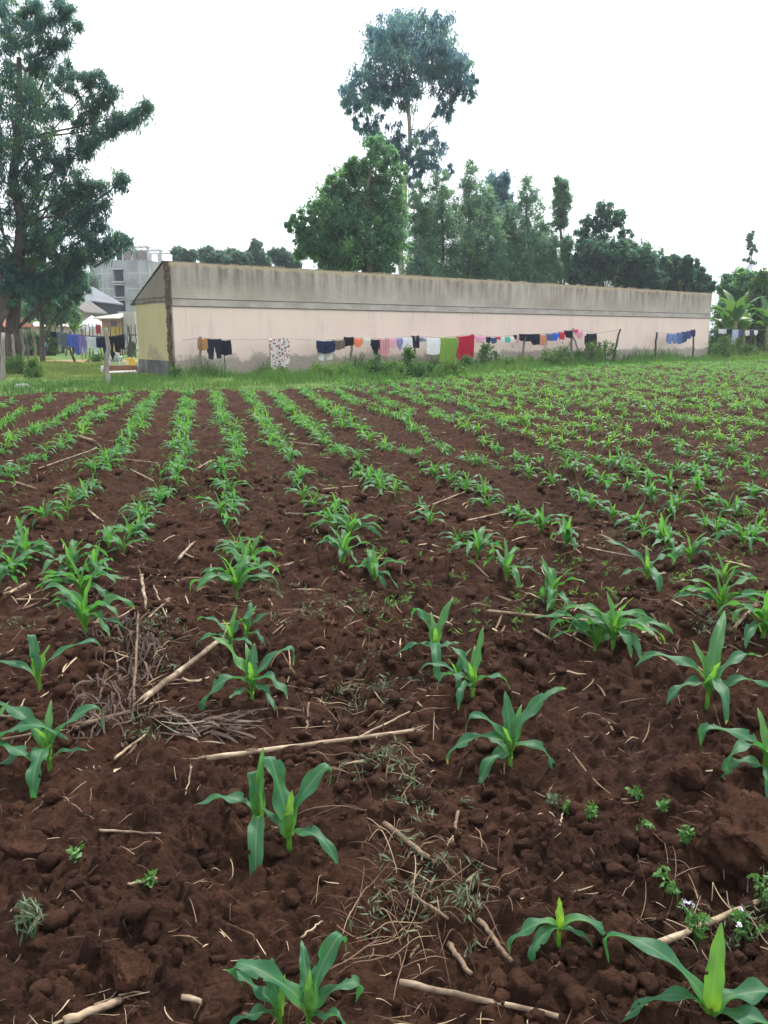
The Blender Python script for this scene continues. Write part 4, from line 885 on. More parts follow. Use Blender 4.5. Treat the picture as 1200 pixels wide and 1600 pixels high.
# ------------------------------------------------------------------ blades: curved leaves of maize and banana
def blade(L, W, e0, e1, az, h0=0.0, r0=0.0, twist=0.0, wave=.5, curl=0.0, young=0.0, pw=1.25, S=14, K=4, rg=None, fold=.32, wbase=.45, kink=None, erect=False):
    """one long leaf: rises at e0 degrees, arches over to e1, heading az; returns vertices, quads, tint, across"""
    rg = rg or rng; ph = rg.uniform(0, 6.3, 3)
    t_ = np.linspace(0, 1, S + 1); el = np.radians(e0 + (e1 - e0) * t_ ** pw + wave * 14 * np.sin(t_ * (9 + 2.5 * ph[1] / 6.3) + ph[1]) * t_)
    if erect: el = el + np.radians(max(0, 84 - e0)) * np.clip(1 - t_ / .24, 0, 1)
    if kink: el = el + np.radians(kink[1]) * np.clip((t_ - kink[0] + .09) / .05, 0, 1)
    a_ = np.radians(az + curl * t_ ** 1.5)
    d = np.stack([np.cos(el) * np.cos(a_), np.cos(el) * np.sin(a_), np.sin(el)], -1)
    P = np.concatenate([[[0, 0, 0]], np.cumsum((d[:-1] + d[1:]) * .5 * L / S, 0)])
    P = P + np.array([math.cos(math.radians(az)) * r0, math.sin(math.radians(az)) * r0, h0])
    side = np.stack([-np.sin(a_), np.cos(a_), 0 * a_], -1); nrm = np.cross(d, side)
    tw = np.radians(twist) * t_
    side, nrm = side * np.cos(tw)[:, None] + nrm * np.sin(tw)[:, None], nrm * np.cos(tw)[:, None] - side * np.sin(tw)[:, None]
    w = .5 * W * np.minimum(1, wbase + (1 - wbase) * np.minimum(1, t_ / .30) ** .8) * np.clip(1 - t_ ** 3.2, 0, 1) ** .8 * (1 + .06 * np.sin(t_ * 23 + ph[2]))
    w[-1] = W * .012
    V, T, A_ = [], [], []
    for j in range(K + 1):
        s = -1 + 2 * j / K
        dep = fold * abs(s) * w * (1.0 - .55 * t_) * np.clip(1.3 - t_ * .6, .2, 1.4)
        wv = wave * .30 * W * s * s * np.sin(t_ * (15 + 3 * ph[2] / 6.3) + ph[0] + (1.9 if s > 0 else 0)) * np.sin(np.pi * np.clip(t_, .05, 1))
        V.append(P + side * (s * w)[:, None] - nrm * 0 + nrm * (dep + wv)[:, None]); A_.append(np.full(S + 1, s))
        T.append(np.clip(young + .75 * np.clip(1 - t_ / .34, 0, 1) + .10 * np.clip((t_ - .8) / .2, 0, 1) + rg.uniform(-.04, .04), 0, 1) * .85)
    T = np.stack(T, 1)
    if rg.uniform() < .4: T[-1 - (S > 12):] = 1.0
    V = np.stack(V, 1).reshape(-1, 3); T = T.ravel(); A_ = np.stack(A_, 1).ravel(); k1 = K + 1
    Fq = np.array([(i*k1+j, i*k1+j+1, (i+1)*k1+j+1, (i+1)*k1+j) for i in range(S) for j in range(K)])
    if S > 16: Fq = Fq[~((rg.uniform(size=len(Fq)) < .03) & ((np.arange(len(Fq)) % K == 0) | (np.arange(len(Fq)) % K == K - 1)) & (np.arange(len(Fq)) > S * K * .3))]
    return V, Fq, T, A_
def stemmesh(h, r, rg):
    n, k = 5, 8; V, T = [], []
    for i in range(n):
        q = i / (n - 1); rr = r * (1.05 - .35 * q)
        for j in range(k): a_ = 2 * math.pi * j / k; V.append((rr * math.cos(a_) * 1.15, rr * math.sin(a_) * .9, -.04 + (h + .04) * q)); T.append(.45 + .45 * q)
    Fq = np.array([(i*k+j, i*k+(j+1) % k, (i+1)*k+(j+1) % k, (i+1)*k+j) for i in range(n-1) for j in range(k)])
    return np.array(V), Fq, np.array(T), np.full(n * k, .9)
def rand_spec(rg, n=None):
    n = n or int(rg.integers(7, 10)); base = rg.uniform(0, 360); sp = []
    for i in range(n):
        q = i / (n - 1)
        az = base + 180 * (i % 2) + rg.normal(0, 26)
        if i >= n - 2: sp.append(dict(az=az, L=rg.uniform(.17, .26), W=.026, e0=86, e1=rg.uniform(25, 66), h=.09 + .02 * q, young=.42, wave=.4, fold=.6))
        else: sp.append(dict(az=az, L=.15 + .16 * math.sin(math.pi * (.22 + .60 * q)) + rg.uniform(-.02, .04), W=rg.uniform(.032, .046), e0=52 + 28 * q + rg.uniform(-10, 10), e1=rg.uniform(-112, -50) + 42 * q,
                             h=.035 + .085 * q, twist=rg.uniform(-40, 40), curl=rg.uniform(-30, 30), pw=rg.uniform(.95, 1.6), young=.06 + .22 * q, wave=rg.uniform(.6, 1.3)))
    return sp
def spec_leaf(s, rg, S=14, K=4):
    s = dict(s); h = s.pop('h', .08)
    if s['e0'] < 84 and s['L'] > .2 and 'wave' not in s: s['wave'] = rg.uniform(.7, 1.2); s['e1'] -= 24; s['L'] *= 1.12; s.setdefault('curl', rg.uniform(-14, 14)); s.setdefault('twist', rg.uniform(-22, 22))
    return blade(s.pop('L'), s.pop('W', .042) * 1.18, s.pop('e0'), s.pop('e1'), s.pop('az'), h0=h * .58, r0=.005, rg=rg, S=S, K=K, erect=True, **s)
def put_plant(loc, spec, sc, rz, label, rg, group='young maize plants', stem=.075):
    root = empty('maize_plant', loc, rz, label, 'maize plant', group); root.scale = (sc * 1.06, sc * 1.06, sc * .98)
    V, Fq, T, A_ = stemmesh(stem, .0095, rg); mesh_np('stem', V, Fq, M['maize'], root, T, A_)
    for s in spec:
        V, Fq, T, A_ = spec_leaf(s, rg, 26, 6); mesh_np('leaf', V, Fq, M['maize'], root, T, A_)
    return root
L_ = lambda az, L, e0, e1, **k: dict(az=az, L=L, e0=e0, e1=e1, **k)
W2 = lambda az=90, y=.7: [L_(az, .25, 86, 28, W=.030, h=.09, young=y * .7, fold=.5, wave=.5), L_(az + 165, .20, 86, 46, W=.024, h=.10, young=.6, fold=.5, wave=.4)]
NEAR = [  # foot in the photograph, size, leaves, what singles it out
 ((482, 1604), .60, [L_(40, .42, 80, 56, W=.060, h=.05, twist=25, kink=(.80, -130)), L_(15, .30, 62, -22, W=.046, h=.06, kink=(.8, -70)), L_(170, .42, 62, -12, W=.062, h=.08, kink=(.82, -75), twist=-15), L_(330, .24, 50, 8, W=.036, h=.03, kink=(.7, -60)), L_(100, .24, 78, 30, W=.042, h=.09), L_(80, .17, 86, 70, W=.03, h=.1, young=.7)], 'maize plant at the bottom middle with one long leaf hooked over at its tip'),
 ((438, 1600), .58, [L_(125, .30, 84, 30, W=.05, h=.07, kink=(.78, -120)), L_(160, .28, 58, 20, W=.040, h=.05), L_(200, .22, 50, -30, h=.04), L_(60, .16, 86, 66, W=.03, h=.1, young=.7)], 'maize stem crowded against the bottom plant with the hooked leaf'),
 ((452, 1328), .9, [L_(122, .32, 82, 48, W=.062, h=.09, kink=(.86, -90)), L_(36, .34, 76, 34, W=.048, h=.1, kink=(.80, -120), twist=30), L_(330, .25, 42, -60, W=.04, h=.07, curl=-10), L_(160, .16, 60, 35, W=.03, h=.05), L_(70, .15, 86, 72, W=.03, h=.12, young=.8)], 'tall half of the twin maize plants below the big dry stalk'),
 ((406, 1306), .84, [L_(275, .36, 66, -84, W=.048, h=.13, pw=.6), L_(172, .24, 50, -10, W=.044, h=.14, pw=1.0), L_(120, .25, 84, 62, W=.05, h=.13, kink=(.8, -150)), L_(75, .28, 86, 70, W=.03, h=.13, young=.4, fold=.9), L_(110, .12, 87, 74, W=.028, h=.14, young=.85)], 'twin maize plant with one broad leaf hanging straight down'),
 ((797, 1196), .80, [L_(185, .36, 66, -62, W=.050, h=.12, pw=1.0), L_(28, .38, 74, 22, W=.052, h=.13, twist=30, pw=1.4), L_(350, .30, 58, -86, W=.046, h=.12, pw=.8), L_(222, .26, 48, -58, W=.048, h=.07, pw=.9), L_(165, .34, 72, 0, W=.036, h=.11, kink=(.78, -80)), L_(100, .28, 84, 50, W=.055, h=.13), L_(140, .17, 60, -20, h=.05)] + W2(60), 'large maize plant with wide spreading leaves standing over the bare dark soil'),
 ((738, 1090), .78, [L_(60, .30, 82, 66, W=.04, h=.12, young=.35), L_(185, .26, 68, -75, W=.038, h=.1), L_(350, .24, 62, -50, h=.1), L_(120, .26, 80, 20, W=.045, h=.1), L_(240, .26, 55, -75, W=.04, h=.08)] + W2(80), 'maize plant close behind the large spreading one'),
 ((714, 1076), .66, [L_(170, .28, 70, -40, h=.1), L_(265, .28, 66, -80, W=.038, h=.1), L_(60, .2, 82, 50, h=.1)] + W2(40), 'thin maize stem paired with the plant behind the large spreading one'),
 ((680, 1030), .82, [L_(145, .34, 82, 52, W=.052, h=.1, kink=(.8, -100)), L_(50, .30, 80, 58, W=.046, h=.12, young=.3), L_(265, .40, 70, -78, W=.05, h=.12, pw=.8), L_(195, .26, 50, -50, h=.07), L_(20, .18, 46, -30, h=.06)] + W2(100), 'upright maize plant with broad leaves just beyond the close pair'),
 ((394, 1092), .86, [L_(150, .34, 68, 22, W=.046, h=.1, young=.4, pw=1.5), L_(28, .36, 66, 4, W=.046, h=.1, kink=(.8, -80)), L_(205, .36, 60, -82, W=.055, h=.11, pw=.85), L_(335, .26, 54, -55, W=.056, h=.11, curl=-20), L_(310, .26, 40, -40, W=.036, h=.07), L_(85, .22, 84, 50, W=.05, h=.12), L_(240, .18, 40, -20, h=.04)] + W2(110), 'broad sprawling maize plant at the end of the leaning dry stalk'),
 ((362, 1015), .78, [L_(160, .30, 72, -20, W=.04, h=.1), L_(200, .26, 56, -60, h=.08), L_(40, .28, 76, 10, h=.1), L_(330, .2, 50, -50, h=.06)] + W2(80), 'maize plant pair partner with arching leaves above the leaf litter heap'),
 ((386, 1004), .70, [L_(20, .30, 72, -10, W=.04, h=.1, kink=(.8, -60)), L_(80, .26, 80, 30, h=.1), L_(320, .22, 50, -60, h=.07)] + W2(60), 'slim maize stem touching the plant above the leaf litter heap'),
 ((62, 1076), .82, [L_(18, .42, 62, 2, W=.040, h=.08, kink=(.84, -50)), L_(176, .36, 48, -20, W=.036, h=.05), L_(125, .34, 84, 46, W=.044, h=.1, kink=(.8, -90)), L_(140, .2, 84, 62, W=.04, h=.1, young=.75), L_(50, .2, 78, 56, W=.038, h=.1, young=.8)], 'maize plant with one long flat leaf reaching over the dry leaf heap'),
 ((78, 1202), .88, [L_(160, .36, 66, 6, W=.052, h=.12), L_(24, .36, 70, -10, W=.046, h=.12, kink=(.78, -70)), L_(275, .30, 66, -82, W=.05, h=.13, pw=.8), L_(350, .2, 44, -10, W=.034, h=.05), L_(200, .24, 40, -40, h=.04)] + W2(100, .55), 'maize plant with a leaf hanging forward beside the dry leaf heap'),
 ((-22, 1212), .95, [L_(15, .34, 66, -40, W=.046, h=.1), L_(340, .3, 60, -70, h=.1), L_(120, .3, 75, 10, h=.1), L_(200, .26, 60, -30, h=.08)] + W2(60), 'maize plant cut by the picture edge with only its leaf tips showing'),
 ((134, 990), 1.05, None, 'maize plant with leaves spread both ways beside the heap of dry leaves'),
 ((128, 935), 1.0, None, 'bushy maize plant just beyond the one beside the dry leaf heap'),
 ((150, 905), .95, None, 'maize plant in the tight clump beyond the dry leaf heap'),
 ((112, 900), .95, None, 'maize plant on the outer side of the tight clump'),
 ((370, 935), 1.05, None, 'maize plant leaning over dry stalk chips in the middle row'),
 ((384, 898), 1.0, None, 'upright maize plant following the one by the dry stalk chips'),
 ((358, 912), .85, None, 'small maize plant tucked beside the upright middle row plant'),
 ((537, 880), 1.1, None, 'tall maize plant at the head of the short middle gap'),
 ((585, 905), 1.0, None, 'maize plant with fanned leaves next to the tall gap plant'),
 ((548, 850), .95, None, 'maize plant just behind the tall gap plant'),
 ((520, 830), .9, None, 'maize plant third back from the fanned one'),
 ((872, 1478), .66, [L_(350, .36, 58, -84, W=.042, h=.13, pw=.75), L_(196, .26, 50, -72, W=.042, h=.13, pw=.9), L_(222, .22, 56, -78, W=.036, h=.13, pw=.8), L_(330, .15, 30, -60, W=.022, h=.11), L_(95, .13, 87, 80, W=.026, h=.13, young=1.0, fold=.9)], 'small drooping maize seedling with one yellow upright leaf'),
 ((1108, 1608), .68, [L_(152, .48, 72, -22, W=.060, h=.06, kink=(.86, -60), pw=1.1), L_(62, .32, 84, 66, W=.050, h=.07, young=.6, fold=.8), L_(178, .36, 60, -70, W=.034, h=.08, pw=.9), L_(5, .30, 50, -34, W=.060, h=.08), L_(200, .14, 76, 40, W=.028, h=.03, young=.6), L_(330, .3, 40, -50, W=.05, h=.05)], 'large maize plant at the bottom corner with a long arching leaf'),
 ((862, 950), 1.0, None, 'maize plant behind the pale lying cane'),
 ((930, 1014), 1.05, None, 'maize plant of the pair growing in front of the pale cane'),
 ((958, 1010), 1.0, None, 'second of the pair growing in front of the pale cane'),
 ((792, 908), .95, None, 'maize plant standing before the end of the pale cane'),
 ((1010, 912), .88, [L_(150, .38, 66, 10, W=.045, h=.12), L_(275, .34, 60, -82, W=.055, h=.15, pw=.7), L_(30, .3, 66, -30, h=.12), L_(200, .24, 50, -40, h=.08)] + W2(80), 'maize plant with a dark broad leaf hanging towards the viewer'),
 ((1125, 960), 1.0, None, 'maize plant beside the tangle of grey green weeds'),
 ((1192, 995), 1.05, None, 'bright maize plant at the picture edge beyond the weed tangle'),
 ((1105, 1098), .95, [L_(160, .36, 64, -40, W=.044, h=.12), L_(55, .36, 78, 40, W=.05, h=.12, young=.2), L_(20, .34, 60, -10, W=.04, h=.1), L_(265, .32, 62, -78, W=.045, h=.11), L_(350, .30, 40, -14, W=.036, h=.06), L_(200, .26, 55, -70, h=.09)] + W2(110, .6), 'large maize plant with ribbon leaves on the ridge near the picture edge'),
 ((1196, 1226), .92, [L_(168, .36, 62, -26, W=.048, h=.13, kink=(.78, -60)), L_(190, .26, 46, -56, W=.045, h=.06), L_(205, .3, 74, -76, h=.14, pw=1.4), L_(30, .3, 70, 0, h=.1), L_(250, .24, 50, -60, h=.06)] + W2(90), 'maize plant cut by the picture edge above the big soil clod'),
 ((1160, 855), .95, None, 'maize plant beyond the edge plant by the weed tangle'),
 ((20, 900), 1.0, None, 'maize plant at the picture edge level with the tight clump'),
 ((42, 878), 1.0, None, 'maize plant just beyond the edge plant of the tight clump'),
 ((-4, 925), 1.0, None, 'maize plant half outside the picture level with the tight clump'),
 ((745, 872), .95, None, 'maize plant by the root tangle before the cane row'),
 ((845, 835), .95, None, 'maize plant with upright leaves behind the cane row'),
 ((885, 858), .95, None, 'maize plant with flat leaves behind the cane row'),
]
NP_ = []
for i, (pp, sc, sp, lb) in enumerate(NEAR):
    rg = np.random.default_rng(300 + i); q = soil(*pp)
    put_plant(q, sp or rand_spec(rg, int(rg.integers(9, 12))), sc * (1.0 if sp else rg.uniform(.92, 1.10)), 0 if sp else rg.uniform(0, 6.28), lb, rg); NP_.append(q)
NP_ = np.array(NP_)
# the rows, as they run across the field
ROWS = {'row heading for the cracked corner of the building': [(292, 615), (287, 665), (282, 745), (250, 765), (215, 800), (180, 850)],
 'row heading for the navy leggings': [(335, 615), (360, 680), (372, 712), (348, 732), (352, 775), (370, 840), (380, 870)],
 'row heading for the flower print dress': [(385, 612), (420, 670), (450, 712), (468, 745), (480, 775), (518, 790), (530, 815)],
 'row heading for the navy shorts': [(425, 612), (480, 665), (525, 700), (556, 726), (592, 760), (640, 778), (690, 815), (730, 848)],
 'row heading for the black shirt': [(475, 610), (540, 660), (602, 695), (655, 722), (720, 752), (780, 782), (835, 815)],
 'row heading for the yellow end wall': [(246, 616), (220, 650), (200, 685), (184, 708), (155, 735), (120, 768), (75, 790), (40, 815), (15, 850)],
 'row heading for the brown ledge': [(205, 618), (165, 645), (125, 678), (65, 712), (25, 732), (-20, 758)],
 'outer row starting near the pale thick post': [(150, 622), (75, 665), (0, 700), (-60, 728)],
 'outermost row along the yard grass': [(85, 622), (0, 662), (-70, 690)],
 'short row at the yard corner of the field': [(25, 624), (-60, 655)]}
rg = np.random.default_rng(99); FAR = []
def walk(P, step, lb):
    P = np.array(P); seg = np.linalg.norm(np.diff(P, axis=0), axis=1); cum = np.concatenate([[0], np.cumsum(seg)]); s = rg.uniform(0, step)
    while s < cum[-1]:
        x, y = np.interp(s, cum, P[:, 0]) + rg.normal(0, .055), np.interp(s, cum, P[:, 1]) + rg.normal(0, .05)
        if rg.uniform() > .10: FAR.append((x, y, lb))
        s += step * rg.uniform(.55, 1.5)
for lb, pts in ROWS.items(): walk([gnd(*p, .02)[:2] for p in pts], .245, lb)
e0_, e1_ = gnd(475, 610)[:2], gnd(720, 752)[:2]; dr = (e1_ - e0_) / (e1_[1] - e0_[1])
for kx in range(1, 46):                         # the crowded rows on the other side, parallel to the last one
    P = [e0_ + dr * (y - e0_[1]) + np.array([kx * .70 + .12 * math.sin(y * .9 + kx), 0]) for y in np.arange(4.6, 48, .5)]
    P = [p for p in P if p[1] < yfar(p[0]) + .1 and p[0] < .62 * p[1] + 1]
    if len(P) > 1: walk(P, .265, 'maize plant in the crowded rows beyond the pale lying cane')
FAR = [(x, y, lb) for x, y, lb in FAR if np.min(np.hypot(NP_[:, 0] - x, NP_[:, 1] - y)) > .24 and proj(x, y, 0)[1] < (905 if proj(x, y, 0)[0] > 640 else 872)]
FAR.sort(key=lambda p: p[1] ** 2 + .6 * p[0] ** 2)
NVAR = 14; VAR = []
for i in range(NVAR):
    r3 = np.random.default_rng(500 + i); parts = [stemmesh(.075, .009, r3)] + [spec_leaf(s, r3, 9, 2) for s in rand_spec(r3)]
    off = np.cumsum([0] + [len(p[0]) for p in parts])
    VAR.append((np.concatenate([p[0] for p in parts]), np.concatenate([p[1] + o_ for p, o_ in zip(parts, off)]), np.concatenate([p[2] for p in parts]), np.concatenate([p[3] for p in parts])))
proto = []
nind = 300 - len(NEAR)
hz = H(np.array([p[0] for p in FAR]), np.array([p[1] for p in FAR]))
for i, (x, y, lb) in enumerate(FAR[:nind]):
    v_ = i % NVAR
    if len(proto) <= v_: o = mesh_np('maize_plant', *VAR[v_][:2], M['maize'], tint=VAR[v_][2], uv=VAR[v_][3]); proto.append(o)
    else: o = proto[v_].copy(); C.objects.link(o)
    o.location = (x, y, float(hz[i]) - .005); o.rotation_euler = (rg.normal(0, .06), rg.normal(0, .06), rg.uniform(0, 6.28)); s = (.55 + .45 * rg.uniform(0, 1) ** .6) * (1.0 if y < 9 else .85) * (.6 if rg.uniform() < .08 else 1) * .96; o.scale = (s, s, s * rg.uniform(.82, 1.0))
    tag(o, 'young ' + lb if lb.startswith('maize') else 'young maize plant in the ' + lb, 'maize plant', lb if not lb.startswith('maize') else 'crowded maize rows')
Vs, Fs_, Ts, As, n0 = [], [], [], [], 0
for i, (x, y, lb) in enumerate(FAR[nind:]):
    V, Fq, T, A_ = VAR[int(rg.integers(NVAR))]; a_ = rg.uniform(0, 6.28); s = (.46 + .42 * rg.uniform() ** .6) * (1.12 if lb.startswith('row') else .95)
    ca, sa = math.cos(a_) * s, math.sin(a_) * s
    Vs.append(np.stack([V[:, 0] * ca - V[:, 1] * sa + x, V[:, 0] * sa + V[:, 1] * ca + y, V[:, 2] * s + hz[nind + i]], -1)); Fs_.append(Fq + n0); Ts.append(np.clip(T + rg.uniform(.0, .28) + (.10 if x > 2 else 0), 0, 1)); As.append(A_); n0 += len(V)  # plants on the right tinted yellower: sunlit glow put into the leaf colour
tag(mesh_np('distant_maize', np.concatenate(Vs), np.concatenate(Fs_), M['maize'], tint=np.concatenate(Ts), uv=np.concatenate(As)), 'mass of small maize plants at the far end of the rows', 'maize', None, 'stuff')

# ------------------------------------------------------------------ banana plants
def banana(px, Yd, h, n, label, seed, sc=1.0):
    r3 = np.random.default_rng(seed); f = at(px, 545, Yd); f[2] = 0
    root = empty('banana_plant', f, 0, label, 'banana plant', 'banana plants')
    k = MB(); k.tube([(0, 0, -.2), (.03, 0, h * .5), (0, .02, h)], [.15 * sc, .12 * sc, .08 * sc], 9); k.build('trunk', mottled('banana_stem', (.10, .11, .04), (.22, .21, .09), 3), root, True)
    for i in range(n):
        q = i / max(1, n - 1); V, Fq, T, A_ = blade(r3.uniform(1.7, 2.4) * sc, .55 * sc, 60 + 26 * q, -50 + 95 * q + r3.uniform(-15, 15), i * 137.5 + r3.uniform(-20, 20), h0=h * .9, r0=.05, twist=r3.uniform(-30, 30), wave=.25, rg=r3, young=r3.uniform(0, .5), fold=.3, wbase=.08)
        mesh_np('leaf', V, Fq, M['banana'], root, T, A_)
banana(1132, 56, 2.0, 8, 'banana plant with upright torn leaves at the end of the wall', 1)
banana(1160, 57, 1.9, 8, 'yellowish banana plant behind the black shirt on the bush line', 2)
banana(1178, 60, 1.7, 7, 'smaller banana plant by the picture edge above the washing', 3)
banana(1146, 55, 2.5, 9, 'tallest banana plant with arching torn leaves beyond the wall', 7, 1.2)
banana(1196, 58, 2.2, 8, 'banana plant half cut by the picture edge', 8, 1.1)
banana(80, 70, 2.0, 9, 'dark banana plant beside the thin tree trunk in the yard', 4)
banana(98, 68, 2.4, 9, 'dark banana plant before the tan gabled house', 5)
banana(118, 66, 1.7, 8, 'low banana plant beside the white tent', 6)

# ------------------------------------------------------------------ bushes and weeds along the wall and in the yard
def bush(px, py, wpx, hpx, label, mat='grass', seed=0, Yd=None, dens=1.0, name='bush', ll=.13, lw=.055, group=None):
    r3 = np.random.default_rng(seed + 700)
    f = gnd(px, py) if Yd is None else at(px, py, Yd); f[2] = 0
    mpp = ppm(px, py, f[1]); w_, h_ = wpx * mpp / 2, hpx * mpp
    root = empty(name, f, 0, label, 'bush', group)
    n = int((26 + 26 * w_ * h_) * dens); u_ = r3.uniform(0, 1, n)
    a_ = r3.uniform(0, 6.28, n); rr = w_ * np.sqrt(r3.uniform(0, 1, n)) * np.sin(np.pi * (.22 + .68 * u_))
    cen = np.stack([np.cos(a_) * rr, np.sin(a_) * rr * .7, h_ * (u_ ** .85) * r3.uniform(.8, 1.1, n)], -1); rad = r3.uniform(.10, .24, n) * min(1.2, .5 + w_ * .5)
    V, Fq, T = leaves(cen, rad, 34, ll, lw, r3, -.05)
    mesh_np('foliage', V, Fq, M[mat], root, tint=T, smooth=False)
    k = MB()
    for i in r3.choice(n, 7): k.tube([(0, 0, -.1), cen[i] * .5 + np.array([0, 0, .05]), cen[i]], [.014, .010, .005], 5, False)
    k.build('stem', M['darkpost'], root, True)
Bz = [(590, 591, 36, 30, 'dark leafy bush below the rose checked towel', 'bushy'), (638, 588, 24, 38, 'upright bush grown around the post with the small black trousers', 'bushy'), (655, 590, 40, 22, 'low dark bush at the foot of the white sheet', 'bushy'),
      (700, 588, 50, 18, 'low spreading bush under the green sheet', 'grass'), (760, 576, 30, 34, 'straggly brownish bush just beyond the crimson sheet', 'bushy'), (880, 570, 26, 20, 'bush at the feet of the three legged support', 'bushy'), (905, 568, 30, 14, 'low bush under the large black shorts', 'grass'),
      (945, 566, 44, 22, 'bright yellow green bush before the bare leaning post', 'lush'), (985, 562, 30, 14, 'low green bush beyond the bare leaning post', 'lush'), (1044, 556, 30, 22, 'rounded bush below the light blue trousers', 'lush'),
      (1082, 556, 26, 34, 'tall bush at the last blue shirt', 'bushy'), (1110, 558, 24, 34, 'dark bush hugging the end of the wall', 'bushy'), (1148, 556, 40, 22, 'leafy bush under the pale blue trousers', 'lush'), (1188, 552, 36, 60, 'large bush at the picture edge under the washing', 'lush'), (1165, 560, 40, 14, 'low leafy bush along the maize edge by the picture side', 'lush'),
      (862, 572, 40, 20, 'leafy weed bush between leaning post and three legged support', 'lush'), (925, 568, 34, 24, 'pale green bush rising under the end of the washing row', 'lush'), (1010, 560, 34, 18, 'leafy bush before the short dark post', 'lush'), (1062, 558, 30, 24, 'bright bush under the middle of the blue row', 'lush'),
      (500, 592, 50, 16, 'weedy clump below the navy shorts', 'grass'), (612, 592, 34, 24, 'leafy green bush between the two posts under the pink cloths', 'grass'), (730, 582, 36, 20, 'dark weed bush at the foot of the crimson sheet', 'bushy'), (790, 576, 40, 14, 'low green bush under the teal shorts', 'grass'), (1130, 560, 34, 26, 'leafy bush at the dark post beyond the building', 'lush'),
      (530, 588, 70, 14, 'low grassy bush under the brown patterned cloth', 'grass'), (276, 592, 18, 12, 'small dark bush at the foot of the cracked corner', 'bushy'), (820, 572, 30, 12, 'low bush beneath the wide black trousers', 'grass'),
      (55, 592, 22, 26, 'leafy weed bush before the fence sticks', 'grass'), (30, 585, 60, 20, 'low green bush at the foot of the huge trunk', 'grass'), (152, 566, 30, 8, 'flat dark green bush in the yard under the white trousers', 'grass')]
M['shrub'] = leafmat('shrub_leaf', [(0, (.030, .080, .030)), (.5, (.060, .135, .045)), (1, (.13, .22, .065))], (1.5, 1.5, .9), .38, .55, .25)
Bz = [(*b_[:5], 'shrub' if b_[5] == 'bushy' else b_[5]) for b_ in Bz]
for i, (x, y, w_, h_, lb, mt) in enumerate(Bz): bush(x, y, w_ * 1.15, h_ * (1.3 if x > 840 else 1.1), lb, mt, i, dens=1.0, ll=.11, lw=.042)
for i, (x, w_, h_, Yd, lb) in enumerate(((50, 40, 30, 56, 'light green shrub below the pale tan hipped roof'), (78, 34, 30, 57, 'light green shrub beside the thin tree trunk'), (30, 30, 30, 58, 'light green shrub behind the huge trunk'), (-10, 40, 40, 60, 'shrub at the picture edge behind the trunks'), (206, 14, 14, 56, 'small shrub beside the yellow end wall'))):
    bush(x, 545, w_, h_ * 1.3, lb, 'lush', 40 + i, Yd, 1.2, 'shrub', .22, .09)
bush(1168, 548, 60, 52, 'broad bright thicket under the banana leaves', 'lush', 90, 62.0, 1.3, 'bush', .2, .08)
bush(1122, 548, 24, 60, 'tall narrow thicket beside the end of the wall', 'lush', 91, 60.0, 1.3, 'bush', .2, .08)
# flowering weed in the bottom corner
def smallweed(px, py, h, w_, label, seed, flowers=0, mat='greenweed', ll=.022, lw=.012):
    r3 = np.random.default_rng(seed); f = soil(px, py); root = empty('weed', f, 0, label, 'weed', 'weeds among the clods')
    k = MB(); tips = []
    for i in range(int(3 + h * 28)):
        a_ = r3.uniform(0, 6.28); e = np.array([math.cos(a_) * w_ * r3.uniform(.3, 1), math.sin(a_) * w_ * r3.uniform(.3, 1), h * r3.uniform(.5, 1)]); k.tube([(0, 0, -.02), e * .5 + np.array([0, 0, h * .12]), e], [.0022, .0018, .001], 4, False); tips.append(e)
    k.build('stem', M['greenweed'], root, True)
    cen = np.concatenate([np.array(tips) * q for q in (.5, .8, 1.0)]); V, Fq, T = leaves(cen, np.full(len(cen), .014), 4, ll, lw, r3, 0.1)
    mesh_np('foliage', V, Fq, M[mat], root, tint=T, smooth=False)
    if flowers:
        V, Fq, T = leaves(np.array(tips)[:flowers] + np.array([0, 0, .012]), np.full(min(flowers, len(tips)), .007), 14, .007, .006, r3, 0)
        mesh_np('flower', V, Fq, mottled('pale_petal', (.55, .52, .66), (.75, .72, .82), 60), root, smooth=False)
smallweed(1090, 1478, .12, .045, 'flowering weed with tiny pale blooms beside the long bare cane', 1, 2)
smallweed(1168, 1470, .09, .05, 'leafy weed with pale blooms at the picture edge over the cane', 2, 2)
smallweed(1194, 1425, .09, .045, 'leafy weed at the very edge behind the cane end', 3, 1)
for i, (x, y, h_, w_, lb) in enumerate(((995, 1245, .03, .025, 'tiny round leaved weed on the bare patch'), (1000, 1298, .03, .03, 'tiny pale weed beside the big soil clod'), (1070, 1322, .06, .02, 'small two leaved weed below the big soil clod'), (918, 1280, .05, .02, 'small weed with pointed leaves on the bare patch'), (865, 1258, .05, .03, 'small grey green weed on the ridge'), (888, 1272, .03, .015, 'tiny yellowish weed on the ridge'),
     (1035, 1278, .03, .01, 'tiny pale seedling near the white stick'), (1032, 1372, .025, .02, 'tiny weed in the furrow'), (1050, 1397, .03, .015, 'tiny dark leaved weed in the furrow by the cane'), (55, 1470, .10, .05, 'grassy weed clump beside the bottom stones'), (123, 1338, .02, .02, 'tiny bright seedling among the brown clods'), (235, 1385, .03, .01, 'tiny pale seedling under the dry leaf scrap'))):
    smallweed(x, y, h_, w_, lb, 10 + i, 0, 'greenweed' if i not in (4, 9) else 'weed', *((.05, .008) if i == 9 else (.022, .013)))

